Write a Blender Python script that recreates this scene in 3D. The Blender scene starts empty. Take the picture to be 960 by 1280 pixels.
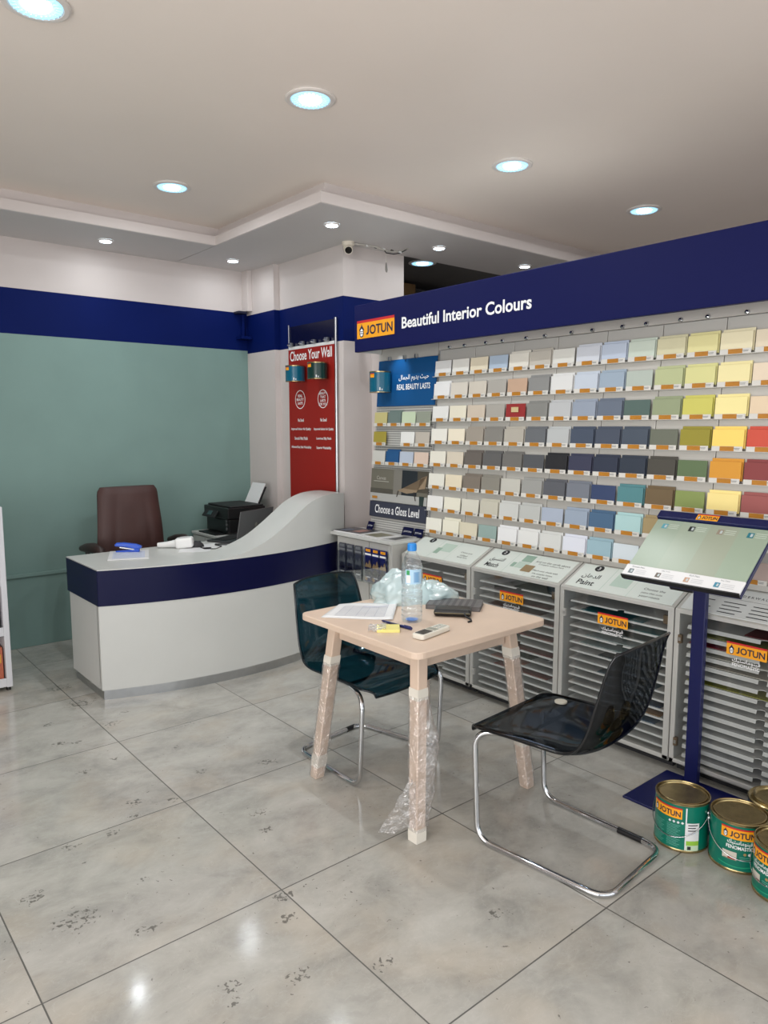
import bpy, math, random
from mathutils import Vector, Matrix, noise
PI = math.pi
V3 = Vector
sc = bpy.context.scene
COL = sc.collection

# ------------------------------------------------------------------ camera
CAM_H = 1.6444
Rm = [[0.7668597442921757, -0.6418137276650745, -0.0011276368211294054],
      [0.07586501528077783, 0.08890105423882097, 0.9931470696788435],
      [0.6373151748080271, 0.7616900560831077, -0.11686584797761095]]
cam = bpy.data.cameras.new('camera')
cam.sensor_width = 36.0
cam.lens = 907.7255 / 1280 * 36.0
cam.clip_start = 0.05
cam_o = bpy.data.objects.new('camera', cam)
COL.objects.link(cam_o)
cam_o.matrix_world = Matrix([[Rm[0][0], Rm[1][0], -Rm[2][0], 0], [Rm[0][1], Rm[1][1], -Rm[2][1], 0],
                             [Rm[0][2], Rm[1][2], -Rm[2][2], CAM_H], [0, 0, 0, 1]])
sc.camera = cam_o
# ------------------------------------------------------------------ world, daylight, exposure
w = bpy.data.worlds.new('world'); sc.world = w; w.use_nodes = True
bg = w.node_tree.nodes['Background']
bg.inputs[0].default_value = (0.80, 0.90, 1.0, 1); bg.inputs[1].default_value = 1.0

def area(name, loc, rot, sx, sy, power, col):
    l = bpy.data.lights.new(name, 'AREA'); l.shape = 'RECTANGLE'; l.size = sx; l.size_y = sy
    l.energy = power; l.color = col
    o = bpy.data.objects.new(name, l); COL.objects.link(o); o.location = loc; o.rotation_euler = rot
    return o
# daylight through the open shopfront behind the photographer, and through the glazed left side
area('daylight_front', (1.0, -2.0, 1.5), (PI / 2 + .18, 0, 0), 5.6, 2.6, 48, (1.0, 0.97, 0.95))
area('daylight_left', (-2.45, .7, 1.5), (PI / 2 + .2, 0, -PI / 2), 4.4, 2.6, 176, (1.0, 0.96, 0.93))
sc.view_settings.view_transform = 'Standard'
sc.view_settings.look = 'None'
sc.view_settings.gamma = 1.0
sc.view_settings.use_curve_mapping = False
sc.view_settings.exposure = 0.0
sc.cycles.transparent_max_bounces = 24
rnd = random.Random(7)

# ------------------------------------------------------------------ materials
def lin(c):
    c = c / 255.0
    return c / 12.92 if c <= 0.04045 else ((c + 0.055) / 1.055) ** 2.4
def L(rgb): return (lin(rgb[0]), lin(rgb[1]), lin(rgb[2]), 1)
MATS = {}
def mat(name, rgb, rough=0.5, metal=0.0, spec=0.5, var=0.0, scale=8.0, bump=0.0, coat=0.0, emit=None, es=0.0, trans=0.0):
    if name in MATS: return MATS[name]
    m = bpy.data.materials.new(name); m.use_nodes = True
    nt = m.node_tree; b = nt.nodes['Principled BSDF']
    b.inputs['Base Color'].default_value = L(rgb)
    b.inputs['Roughness'].default_value = rough; b.inputs['Metallic'].default_value = metal
    b.inputs['Specular IOR Level'].default_value = spec
    if coat: b.inputs['Coat Weight'].default_value = coat; b.inputs['Coat Roughness'].default_value = 0.08
    if trans: b.inputs['Transmission Weight'].default_value = trans
    if emit: b.inputs['Emission Color'].default_value = L(emit); b.inputs['Emission Strength'].default_value = es
    if var or bump:
        tc = nt.nodes.new('ShaderNodeTexCoord'); n = nt.nodes.new('ShaderNodeTexNoise')
        n.inputs['Scale'].default_value = scale; n.inputs['Detail'].default_value = 5
        nt.links.new(tc.outputs['Object'], n.inputs['Vector'])
        if var:
            r = nt.nodes.new('ShaderNodeValToRGB')
            c = L(rgb)
            r.color_ramp.elements[0].position = 0.3; r.color_ramp.elements[1].position = 0.7
            r.color_ramp.elements[0].color = tuple(x * (1 - var) for x in c[:3]) + (1,)
            r.color_ramp.elements[1].color = tuple(min(1, x * (1 + var)) for x in c[:3]) + (1,)
            nt.links.new(n.outputs['Fac'], r.inputs[0]); nt.links.new(r.outputs[0], b.inputs['Base Color'])
        if bump:
            bp = nt.nodes.new('ShaderNodeBump'); bp.inputs['Strength'].default_value = bump; bp.inputs['Distance'].default_value = 0.01
            nt.links.new(n.outputs['Fac'], bp.inputs['Height']); nt.links.new(bp.outputs[0], b.inputs['Normal'])
    MATS[name] = m
    return m

def thin_glass(name, tint, gloss=(1, 1, 1, 1), fac=0.06, rough=0.02, milky=None, milky_fac=0.0, bump=0.0, scale=30, blend=0.35, gmax=0.6):
    """thin see-through sheet: tinted transparency under a fresnel gloss, with an optional milky share"""
    if name in MATS: return MATS[name]
    m = bpy.data.materials.new(name); m.use_nodes = True; nt = m.node_tree
    for n in list(nt.nodes):
        if n.type != 'OUTPUT_MATERIAL': nt.nodes.remove(n)
    out = nt.nodes['Material Output']
    t = nt.nodes.new('ShaderNodeBsdfTransparent'); t.inputs[0].default_value = tint
    g = nt.nodes.new('ShaderNodeBsdfGlossy'); g.inputs['Color'].default_value = gloss; g.inputs['Roughness'].default_value = rough
    lw = nt.nodes.new('ShaderNodeLayerWeight'); lw.inputs['Blend'].default_value = blend
    mr = nt.nodes.new('ShaderNodeMapRange'); mr.inputs['To Min'].default_value = fac; mr.inputs['To Max'].default_value = gmax
    nt.links.new(lw.outputs['Facing'], mr.inputs['Value'])
    base = t
    if milky:
        d = nt.nodes.new('ShaderNodeBsdfDiffuse'); d.inputs[0].default_value = milky
        tr = nt.nodes.new('ShaderNodeBsdfTranslucent'); tr.inputs[0].default_value = milky
        ms = nt.nodes.new('ShaderNodeMixShader'); ms.inputs[0].default_value = 0.4
        nt.links.new(d.outputs[0], ms.inputs[1]); nt.links.new(tr.outputs[0], ms.inputs[2])
        m2 = nt.nodes.new('ShaderNodeMixShader'); m2.inputs[0].default_value = milky_fac
        nt.links.new(t.outputs[0], m2.inputs[1]); nt.links.new(ms.outputs[0], m2.inputs[2]); base = m2
    mx = nt.nodes.new('ShaderNodeMixShader')
    nt.links.new(mr.outputs[0], mx.inputs[0]); nt.links.new(base.outputs[0], mx.inputs[1]); nt.links.new(g.outputs[0], mx.inputs[2])
    nt.links.new(mx.outputs[0], out.inputs[0])
    if bump:
        tc = nt.nodes.new('ShaderNodeTexCoord'); n = nt.nodes.new('ShaderNodeTexNoise'); n.inputs['Scale'].default_value = scale
        n.inputs['Detail'].default_value = 4; n.inputs['Distortion'].default_value = 1.2
        nt.links.new(tc.outputs['Object'], n.inputs['Vector'])
        bp = nt.nodes.new('ShaderNodeBump'); bp.inputs['Strength'].default_value = bump; bp.inputs['Distance'].default_value = 0.02
        nt.links.new(n.outputs['Fac'], bp.inputs['Height']); nt.links.new(bp.outputs[0], g.inputs['Normal'])
    MATS[name] = m
    return m

# ------------------------------------------------------------------ mesh builder
XF = {}
TXT = {}
def text_geo(s, bold):
    k = (s, bold)
    if k not in TXT:
        c = bpy.data.curves.new('t', 'FONT'); c.body = s; c.offset = bold; c.resolution_u = 3; c.size = 1
        o = bpy.data.objects.new('t', c); COL.objects.link(o)
        dg = bpy.context.evaluated_depsgraph_get()
        me = bpy.data.meshes.new_from_object(o.evaluated_get(dg))
        vs = [(v.co.x, v.co.y) for v in me.vertices]; fs = [tuple(p.vertices) for p in me.polygons]
        bpy.data.objects.remove(o); bpy.data.curves.remove(c); bpy.data.meshes.remove(me)
        TXT[k] = (vs, fs)
    return TXT[k]

# Arabic letters: isolated, final, initial, medial shapes (joined by hand; drawn right to left)
AR = {'ا': 'ﺍﺎﺍﺎ', 'ت': 'ﺕﺖﺗﺘ', 'ث': 'ﺙﺚﺛﺜ', 'ج': 'ﺝﺞﺟﺠ', 'ح': 'ﺡﺢﺣﺤ', 'د': 'ﺩﺪﺩﺪ', 'س': 'ﺱﺲﺳﺴ', 'ف': 'ﻑﻒﻓﻔ',
      'ق': 'ﻕﻖﻗﻘ', 'ك': 'ﻙﻚﻛﻜ', 'ل': 'ﻝﻞﻟﻠ', 'م': 'ﻡﻢﻣﻤ', 'ن': 'ﻥﻦﻧﻨ', 'ه': 'ﻩﻪﻫﻬ', 'و': 'ﻭﻮﻭﻮ', 'ي': 'ﻱﻲﻳﻴ'}
NOJOIN = 'ادو '
def arabic(s):
    out = []
    for i, ch in enumerate(s):
        if ch == ' ': out.append(' '); continue
        pj = i > 0 and s[i - 1] not in NOJOIN
        nj = ch not in NOJOIN and i + 1 < len(s) and s[i + 1] != ' '
        out.append(AR[ch][3 if pj and nj else 1 if pj else 2 if nj else 0])
    return ''.join(reversed(out))

class MB:
    def __init__(s): s.v = []; s.f = []; s.m = []; s.sm = []; s.mats = []
    def mi(s, m):
        if m not in s.mats: s.mats.append(m)
        return s.mats.index(m)
    def add(s, vs, fs, m, smooth=False):
        o = len(s.v); s.v += [V3(p) for p in vs]; k = s.mi(m)
        for f in fs: s.f.append(tuple(o + i for i in f)); s.m.append(k); s.sm.append(smooth)
        return s
    def box(s, lo, hi, m):
        x0, y0, z0 = lo; x1, y1, z1 = hi
        return s.add([(x0, y0, z0), (x1, y0, z0), (x1, y1, z0), (x0, y1, z0), (x0, y0, z1), (x1, y0, z1), (x1, y1, z1), (x0, y1, z1)],
                     [(0, 3, 2, 1), (4, 5, 6, 7), (0, 1, 5, 4), (1, 2, 6, 5), (2, 3, 7, 6), (3, 0, 4, 7)], m)
    def obox(s, c, U, V, W, m):
        c, U, V, W = V3(c), V3(U), V3(V), V3(W)
        P = [c + a * U + b * V + d * W for d in (-1, 1) for a, b in ((-1, -1), (1, -1), (1, 1), (-1, 1))]
        return s.add(P, [(0, 3, 2, 1), (4, 5, 6, 7), (0, 1, 5, 4), (1, 2, 6, 5), (2, 3, 7, 6), (3, 0, 4, 7)], m)
    def face(s, pts, m): return s.add(pts, [tuple(range(len(pts)))], m)
    def prism(s, poly, d, m, m2=None):
        d = V3(d); n = len(poly); P = [V3(p) for p in poly]
        s.add(P + [p + d for p in P], [tuple(reversed(range(n))), tuple(range(n, 2 * n))], m)
        return s.add(P + [p + d for p in P], [(i, (i + 1) % n, n + (i + 1) % n, n + i) for i in range(n)], m2 or m)
    def tube(s, path, r, m, n=10, closed=False):
        P = [V3(p) for p in path]; N = len(P); vs = []; fs = []
        rr = r if isinstance(r, (list, tuple)) else [r] * N
        prev = None
        for i in range(N):
            a = P[(i - 1) % N] if (closed or i > 0) else P[i]
            b = P[(i + 1) % N] if (closed or i < N - 1) else P[i]
            t = (b - a).normalized()
            if prev is None:
                u = t.cross(V3((0, 0, 1)))
                if u.length < 0.1: u = t.cross(V3((1, 0, 0)))
            else: u = prev - t * prev.dot(t)
            u.normalize(); prev = u; v = t.cross(u)
            for k in range(n):
                an = 2 * PI * k / n; vs.append(P[i] + rr[i] * (math.cos(an) * u + math.sin(an) * v))
        for i in range(N if closed else N - 1):
            j = (i + 1) % N
            for k in range(n): fs.append((i * n + k, i * n + (k + 1) % n, j * n + (k + 1) % n, j * n + k))
        s.add(vs, fs, m, True)
        if not closed:
            s.add(vs[:n], [tuple(reversed(range(n)))], m); s.add(vs[-n:], [tuple(range(n))], m)
        return s
    def lathe(s, c, prof, m, n=32, smooth=True, rot=None):
        c = V3(c)
        for i in range(len(prof) - 1):
            (r0, z0), (r1, z1) = prof[i][:2], prof[i + 1][:2]
            mm = prof[i][2] if len(prof[i]) > 2 else m
            vs = []; 
            for r, z in ((r0, z0), (r1, z1)):
                for k in range(n):
                    p = V3((max(r, 1e-4) * math.cos(2 * PI * k / n), max(r, 1e-4) * math.sin(2 * PI * k / n), z))
                    vs.append(c + (rot @ p if rot else p))
            s.add(vs, [(k, (k + 1) % n, n + (k + 1) % n, n + k) for k in range(n)], mm, smooth)
        return s
    def grid(s, fn, nu, nv, m, smooth=True, cu=False):
        vs = [fn(i / nu, j / nv) for j in range(nv + 1) for i in range(nu + (0 if cu else 1))]
        W = nu if cu else nu + 1
        fs = [(j * W + i, j * W + (i + 1) % W, (j + 1) * W + (i + 1) % W, (j + 1) * W + i) for j in range(nv) for i in range(nu)]
        return s.add(vs, fs, m, smooth)
    def ball(s, c, r, m, n=14):
        c = V3(c); rx, ry, rz = r if isinstance(r, (tuple, list)) else (r, r, r)
        def fn(u, v): 
            th = 2 * PI * u; ph = PI * min(max(v, 1e-3), 1 - 1e-3)
            return c + V3((rx * math.cos(th) * math.sin(ph), ry * math.sin(th) * math.sin(ph), -rz * math.cos(ph)))
        return s.grid(fn, n, n // 2, m, True, True)
    def text(s, t, c, U, V, m, h=None, w=None, bold=0.0, al='C', fn=None):
        vs, fs = text_geo(t, bold)
        if not vs: return s
        x0 = min(p[0] for p in vs); x1 = max(p[0] for p in vs); y0 = min(p[1] for p in vs); y1 = max(p[1] for p in vs)
        sx = w / (x1 - x0) if w else None; sy = h / (y1 - y0) if h else None
        sx = sx or sy; sy = sy or sx
        ox = (x0 + x1) / 2 if al == 'C' else x0 if al == 'L' else x1; oy = (y0 + y1) / 2
        if fn is None:
            c, U, V = V3(c), V3(U), V3(V)
            fn = lambda x, y: c + x * U + y * V
        return s.add([fn((x - ox) * sx, (y - oy) * sy) for x, y in vs], fs, m)
    def rect(s, c, U, V, wd, ht, m):
        c, U, V = V3(c), V3(U) * wd / 2, V3(V) * ht / 2
        return s.face([c - U - V, c + U - V, c + U + V, c - U + V], m)
    def weld(s, me):
        pass
    def build(s, name, parent=None, bevel=0.0, solid=0.0, local=False, sub=0, seg=2, smooth_angle=None):
        me = bpy.data.meshes.new(name)
        vs = s.v
        if parent is not None and not local:
            X = XF[parent.name].inverted(); vs = [X @ p for p in vs]
        me.from_pydata([tuple(p) for p in vs], [], s.f)
        for mm in s.mats: me.materials.append(mm)
        for i, p in enumerate(me.polygons): p.material_index = s.m[i]; p.use_smooth = s.sm[i]
        me.update()
        o = bpy.data.objects.new(name, me); COL.objects.link(o)
        if parent is not None: o.parent = parent; XF[o.name] = XF[parent.name]
        else: XF[o.name] = Matrix.Identity(4)
        if sub:
            wd = o.modifiers.new('weld', 'WELD'); wd.merge_threshold = 1e-5
            x = o.modifiers.new('sub', 'SUBSURF'); x.levels = sub; x.render_levels = sub
        if solid:
            x = o.modifiers.new('solid', 'SOLIDIFY'); x.thickness = solid; x.offset = 0
        if bevel:
            wd = o.modifiers.new('weld', 'WELD'); wd.merge_threshold = 1e-5
            x = o.modifiers.new('bevel', 'BEVEL'); x.width = bevel; x.segments = seg; x.limit_method = 'ANGLE'; x.angle_limit = math.radians(40)
        return o

def thing(name, label, cat, loc=(0, 0, 0), rz=0.0, group=None):
    o = bpy.data.objects.new(name, None); COL.objects.link(o); o.empty_display_size = 0.1
    o.location = loc; o.rotation_euler = (0, 0, rz); o['label'] = label; o['category'] = cat
    if group: o['group'] = group
    XF[o.name] = Matrix.Translation(V3(loc)) @ Matrix.Rotation(rz, 4, 'Z')
    return o
def tag(o, label, cat, group=None):
    o['label'] = label; o['category'] = cat
    if group: o['group'] = group
    return o
def recentre(o):
    """put a single-mesh thing's origin at the middle of its base"""
    me = o.data; xs = [v.co.copy() for v in me.vertices]
    c = V3((sum(p.x for p in xs) / len(xs), sum(p.y for p in xs) / len(xs), min(p.z for p in xs)))
    for v in me.vertices: v.co -= c
    o.location = c
    return o
def struct(name, mb, **k):
    o = mb.build(name, **k); o['kind'] = 'structure'; return o

# ------------------------------------------------------------------ palette
white_paint = mat('white_wall_paint', (206, 197, 193), 0.6, spec=.2, var=0.02, scale=3)
navy_paint = mat('navy_wall_paint', (7, 24, 84), 0.55, spec=.08, var=0.04, scale=4)
teal_paint = mat('teal_wall_paint', (124, 150, 144), 0.5, spec=.2, var=0.04, scale=2.5, bump=0.05)
ceil_paint = mat('ceiling_paint', (240, 228, 218), 0.4, spec=.4, var=0.02, scale=1.2, bump=0.03)
soffit_paint = mat('soffit_paint', (206, 202, 200), 0.5, var=0.02, scale=2)
navy_gloss = mat('navy_laminate', (7, 10, 54), 0.3, spec=.25)
navy_sign = mat('navy_sign_vinyl', (22, 26, 76), 0.5, spec=.1)
white_lam = mat('pale_grey_laminate', (200, 201, 197), 0.35, var=0.02, scale=3)
steel = mat('brushed_steel', (190, 192, 194), 0.28, metal=1.0, var=0.05, scale=20)
chrome = mat('chrome', (205, 207, 210), 0.08, metal=1.0)
alu = mat('silver_painted_metal', (196, 195, 190), 0.38, metal=0.25, var=0.03, scale=10)
alu_in = mat('grey_cabinet_inside', (172, 173, 172), 0.5)
rail_grey = mat('grey_rail_metal', (200, 197, 190), 0.4, metal=0.15)
tray_grey = mat('pale_grey_tray', (196, 197, 196), 0.4)
white_print = mat('white_print', (226, 226, 226), 0.45)
white_plastic = mat('white_plastic', (232, 232, 230), 0.35)
txt_white = mat('white_lettering', (245, 245, 245), 0.5)
txt_black = mat('black_lettering', (40, 42, 46), 0.6)
txt_grey = mat('grey_lettering', (120, 124, 128), 0.6)
txt_navy = mat('navy_lettering', (20, 24, 60), 0.5)
orange = mat('orange_label', (246, 166, 24), 0.45)
orange_tag = mat('orange_tag', (182, 122, 36), 0.45, var=0.08, scale=60)
red_strip = mat('red_logo_strip', (200, 34, 40), 0.45)
red_panel = mat('brick_red_panel', (152, 36, 30), 0.45, spec=.2)
blue_poster = mat('blue_poster', (20, 80, 134), 0.4, spec=.25)
black_plastic = mat('black_plastic', (18, 18, 20), 0.35)
black_matte = mat('black_matte', (26, 26, 28), 0.6)
dark_gap = mat('dark_recess', (40, 40, 42), 0.8)
wood = mat('pale_birch_wood', (214, 191, 171), 0.42, var=0.05, scale=6)
tape_m = mat('white_tape', (226, 220, 208), 0.35)
film_m = thin_glass('plastic_film', (0.97, 0.96, 0.96, 1), fac=0.13, rough=0.10, milky=(0.88, 0.86, 0.86, 1), milky_fac=0.06, bump=1.0, scale=30, blend=0.4)
glass_m = thin_glass('clear_pane', (0.95, 0.955, 0.95, 1), fac=0.02, rough=0.02, blend=0.25, gmax=.3)
can_green = mat('green_paint_tin', (6, 112, 92), 0.28, var=0.06, scale=14)
brass = mat('brass_lid', (168, 150, 108), 0.25, metal=0.9, var=0.15, scale=25)

# ------------------------------------------------------------------ floor
def floor_material():
    m = bpy.data.materials.new('polished_stone_tiles'); m.use_nodes = True; nt = m.node_tree; N = nt.nodes; K = nt.links
    b = N['Principled BSDF']
    def math_(op, a, c=None, d=None):
        n = N.new('ShaderNodeMath'); n.operation = op
        for i, x in enumerate((a, c, d)):
            if x is None: continue
            if isinstance(x, (int, float)): n.inputs[i].default_value = x
            else: K.new(x, n.inputs[i])
        return n.outputs[0]
    def mixc(f, a, c):
        n = N.new('ShaderNodeMix'); n.data_type = 'RGBA'
        K.new(f, n.inputs[0]) if not isinstance(f, float) else setattr(n.inputs[0], 'default_value', f)
        for i, x in ((6, a), (7, c)):
            if isinstance(x, tuple): n.inputs[i].default_value = x
            else: K.new(x, n.inputs[i])
        return n.outputs[2]
    tc = N.new('ShaderNodeTexCoord'); sp = N.new('ShaderNodeSeparateXYZ'); K.new(tc.outputs['Object'], sp.inputs[0])
    P = 0.802
    fx = math_('DIVIDE', math_('SUBTRACT', sp.outputs[0], 0.469 - 8 * P), P); fy = math_('DIVIDE', math_('SUBTRACT', sp.outputs[1], 1.29 - 8 * P), P)
    ix, iy = math_('FLOOR', fx), math_('FLOOR', fy); rx, ry = math_('FRACT', fx), math_('FRACT', fy)
    ex = math_('MINIMUM', rx, math_('SUBTRACT', 1.0, rx)); ey = math_('MINIMUM', ry, math_('SUBTRACT', 1.0, ry))
    gro = math_('LESS_THAN', math_('MINIMUM', ex, ey), 0.0030)
    cb = N.new('ShaderNodeCombineXYZ'); K.new(ix, cb.inputs[0]); K.new(iy, cb.inputs[1])
    wn = N.new('ShaderNodeTexWhiteNoise'); wn.noise_dimensions = '3D'; K.new(cb.outputs[0], wn.inputs['Vector'])
    # every tile has its own piece of veining
    ofs = N.new('ShaderNodeVectorMath'); ofs.operation = 'SCALE'; K.new(wn.outputs['Color'], ofs.inputs[0]); ofs.inputs['Scale'].default_value = 9.0
    ad = N.new('ShaderNodeVectorMath'); ad.operation = 'ADD'; K.new(tc.outputs['Object'], ad.inputs[0]); K.new(ofs.outputs[0], ad.inputs[1])
    mp = N.new('ShaderNodeMapping'); mp.inputs['Rotation'].default_value = (0, 0, 0.5); mp.inputs['Scale'].default_value = (2.2, 3.0, 1); K.new(ad.outputs[0], mp.inputs[0])
    n1 = N.new('ShaderNodeTexNoise'); n1.inputs['Scale'].default_value = 1.6; n1.inputs['Detail'].default_value = 8; n1.inputs['Roughness'].default_value = 0.68; n1.inputs['Distortion'].default_value = 0.3; K.new(mp.outputs[0], n1.inputs['Vector'])
    r1 = N.new('ShaderNodeValToRGB'); K.new(n1.outputs['Fac'], r1.inputs[0])
    r1.color_ramp.elements[0].position = 0.32; r1.color_ramp.elements[0].color = L((154, 153, 147))
    r1.color_ramp.elements[1].position = 0.70; r1.color_ramp.elements[1].color = L((190, 188, 181))
    e = r1.color_ramp.elements.new(0.5); e.color = L((175, 173, 166))
    n2 = N.new('ShaderNodeTexNoise'); n2.inputs['Scale'].default_value = 3.2; n2.inputs['Detail'].default_value = 4; K.new(ad.outputs[0], n2.inputs['Vector'])
    warm = math_('MULTIPLY', math_('GREATER_THAN', n2.outputs['Fac'], 0.5), math_('MULTIPLY', math_('SUBTRACT', n2.outputs['Fac'], 0.5), 1.6))
    c = mixc(warm, r1.outputs[0], L((188, 174, 154)))
    # fine white veins
    wv = N.new('ShaderNodeTexNoise'); wv.inputs['Scale'].default_value = 4.5; wv.inputs['Detail'].default_value = 6; wv.inputs['Distortion'].default_value = 1.5; K.new(mp.outputs[0], wv.inputs['Vector'])
    vein = math_('MULTIPLY', math_('LESS_THAN', math_('ABSOLUTE', math_('SUBTRACT', wv.outputs['Fac'], 0.5)), 0.008), 0.10)
    c = mixc(vein, c, L((214, 213, 208)))
    br = math_('MULTIPLY_ADD', wn.outputs['Value'], 0.08, 0.96)
    hs = N.new('ShaderNodeHueSaturation'); K.new(br, hs.inputs['Value']); K.new(c, hs.inputs['Color']); c = hs.outputs[0]
    # scuffs and dried dirt
    fn = N.new('ShaderNodeTexNoise'); fn.inputs['Scale'].default_value = 58; fn.inputs['Detail'].default_value = 3; fn.inputs['Distortion'].default_value = 0.6; K.new(tc.outputs['Object'], fn.inputs['Vector'])
    bl = N.new('ShaderNodeTexNoise'); bl.inputs['Scale'].default_value = 2.3; bl.inputs['Detail'].default_value = 2; K.new(tc.outputs['Object'], bl.inputs['Vector'])
    spots = [(1.03, 3.87, 0.060, 1), (1.10, 3.83, 0.050, 1), (1.06, 4.17, 0.050, 1), (1.10, 3.03, 0.060, 1), (1.06, 2.92, 0.040, 1), (0.94, 2.85, 0.050, 1), (0.78, 2.86, 0.050, 1), (0.58, 2.62, 0.070, 1), (0.66, 2.40, 0.110, 1), (0.82, 2.20, 0.060, 1), (0.92, 2.47, 0.030, 1), (1.48, 2.60, 0.060, 1), (1.43, 2.47, 0.050, 1), (1.26, 2.06, 0.050, 1), (1.21, 1.95, 0.050, 1), (0.91, 1.80, 0.060, 1), (1.09, 1.71, 0.060, 1), (1.32, 1.58, 0.060, 1), (1.45, 3.11, 0.050, 1), (1.75, 2.99, 0.070, 1), (1.02, 3.47, 0.050, 1), (1.20, 3.51, 0.050, 1), (1.47, 3.43, 0.040, 1), (1.65, 3.68, 0.050, 1), (1.44, 4.08, 0.050, 1), (0.90, 1.75, 0.040, 1), (1.76, 1.51, 0.050, 1), (1.29, 4.37, 0.120, 1), (1.27, 4.73, 0.120, 1), (1.33, 3.95, 0.080, 1), (1.24, 2.94, 0.050, 1)]
    tot = None
    for (x, y, r, k) in spots:
        d = math_('SQRT', math_('ADD', math_('POWER', math_('SUBTRACT', sp.outputs[0], x), 2.0), math_('POWER', math_('MULTIPLY', math_('SUBTRACT', sp.outputs[1], y), 1.3), 2.0)))
        q = math_('MAXIMUM', math_('SUBTRACT', 1.0, math_('DIVIDE', d, r)), 0.0)
        tot = q if tot is None else math_('MAXIMUM', tot, q)
    thr = math_('SUBTRACT', 0.71, math_('MULTIPLY', math_('MINIMUM', tot, 0.6), 0.31))
    thr = math_('SUBTRACT', thr, math_('MULTIPLY', math_('MAXIMUM', math_('SUBTRACT', bl.outputs['Fac'], 0.55), 0.0), 0.35))
    dirt = math_('MULTIPLY', math_('MINIMUM', math_('MAXIMUM', math_('MULTIPLY', math_('SUBTRACT', fn.outputs['Fac'], thr), 30.0), 0.0), 1.0), 0.75)
    c = mixc(dirt, c, L((62, 58, 50)))
    c = mixc(gro, c, L((92, 90, 86)))
    K.new(c, b.inputs['Base Color'])
    n3 = N.new('ShaderNodeTexNoise'); n3.inputs['Scale'].default_value = 5; K.new(tc.outputs['Object'], n3.inputs['Vector'])
    K.new(math_('ADD', math_('MULTIPLY', n3.outputs['Fac'], 0.14), math_('ADD', math_('MULTIPLY', dirt, 0.4), math_('MULTIPLY_ADD', gro, 0.4, 0.05))), b.inputs['Roughness'])
    b.inputs['Specular IOR Level'].default_value = 0.5
    bp = N.new('ShaderNodeBump'); bp.inputs['Strength'].default_value = 0.4; bp.inputs['Distance'].default_value = 0.003
    K.new(math_('SUBTRACT', 1.0, gro), bp.inputs['Height']); K.new(bp.outputs[0], b.inputs['Normal'])
    return m
XL, XR, YF, YB = -2.2, 6.3, -1.7, 5.80
struct('floor', MB().box((XL - .3, YF - .3, -0.1), (XR + .2, YB + .3, 0.0), floor_material()))

# ------------------------------------------------------------------ room shell
ZC, ZS = 3.12, 2.985
mb = MB(); mb.box((XL - .2, YF - .2, ZC), (XR + .2, YB + .2, ZC + 0.12), ceil_paint)
struct('ceiling', mb)
# dropped border with a lip and a set-back cove
mb = MB()
mb.box((XL, 5.10, ZS), (2.69, YB, ZS + .065), white_paint); mb.box((XL, 5.145, ZS + .065), (2.69, YB, ZC), white_paint)
mb.box((2.63, 3.73, ZS), (3.40, YB, ZS + .065), white_paint); mb.box((2.685, 3.775, ZS + .065), (3.40, YB, ZC), white_paint)
mb.box((3.40, 3.73, ZS), (XR, 4.46, ZS + .065), white_paint); mb.box((3.40, 3.775, ZS + .065), (XR, 4.46, ZC), white_paint)
mb.box((XL, 5.108, ZS - .002), (2.63, YB, ZS + .01), soffit_paint); mb.box((2.638, 3.738, ZS - .002), (3.40, YB, ZS + .01), soffit_paint); mb.box((3.40, 3.738, ZS - .002), (XR, 4.452, ZS + .01), soffit_paint)
struct('trim_1', mb)
def banded(mb, x0, y0, x1, y1, zs):
    for (z0, z1, m) in zs: mb.box((x0, y0, z0), (x1, y1, z1), m)
mb = MB()
banded(mb, XL - .1, YB, 3.45, YB + .12, [(0, 2.31, teal_paint), (2.31, 2.632, navy_paint), (2.632, ZC, white_paint)])
struct('wall_back', mb)
struct('trim_2', MB().box((XL, YB - .028, .535), (3.28, YB, .56), teal_paint).box((XL, YB - .012, 0), (3.28, YB, .535), teal_paint), bevel=.003)
mb = MB()
zs = [(0, 2.285, white_paint), (2.285, 2.612, navy_paint), (2.612, ZS, white_paint)]
banded(mb, 3.28, 5.345, 3.95, YB, zs); banded(mb, 3.33, 4.45, 3.93, 5.345, zs)
struct('wall_column', mb)
struct('trim_3', MB().box((3.235, 5.70, 2.64), (3.28, YB, ZS), white_paint).box((3.17, 5.70, 2.40), (3.27, 5.80, 2.425), navy_paint).box((3.215, 5.76, 2.425), (3.235, 5.80, 2.64), navy_paint)
       .box((3.15, 5.71, 2.615), (3.235, 5.80, 2.635), mat('dark_blue_bracket', (16, 20, 48), .5)), bevel=.003)
struct('trim_4', MB().box((3.955, 4.465, 3.095), (XR, YB + .05, ZC + .01), mat('storeroom_ceiling_shade', (92, 90, 88), .7)))  # the unlit storeroom's shade is put into this ceiling panel's dark colour
store_shade = mat('storeroom_shade_grey', (96, 94, 92), 0.7, var=.05)  # grey lowered to paint in the missing light; wall and shelf share it
struct('wall_store', MB().box((3.45, YB + .05, 0), (XR + .1, YB + .17, ZC), store_shade))
struct('wall_right', MB().box((XR, YF, 0), (XR + .12, YB + .1, ZC), white_paint))
struct('wall_partition', MB().box((3.60, -.9, 0), (3.68, 4.46, 2.42), white_paint))
fr = mat('grey_window_frame', (120, 122, 126), .4, metal=.4)
mb = MB(); mb.box((3.9, YF - .1, 0), (XR, YF, ZC), white_paint); mb.box((XL, YF - .1, 2.85), (3.9, YF, ZC), white_paint); struct('wall_front', mb)
mb = MB(); mb.box((XL - .1, 2.4, 0), (XL, YB, ZC), white_paint); mb.box((XL - .1, YF, 2.85), (XL, 2.4, ZC), white_paint); struct('wall_left', mb)
mb = MB()
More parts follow.
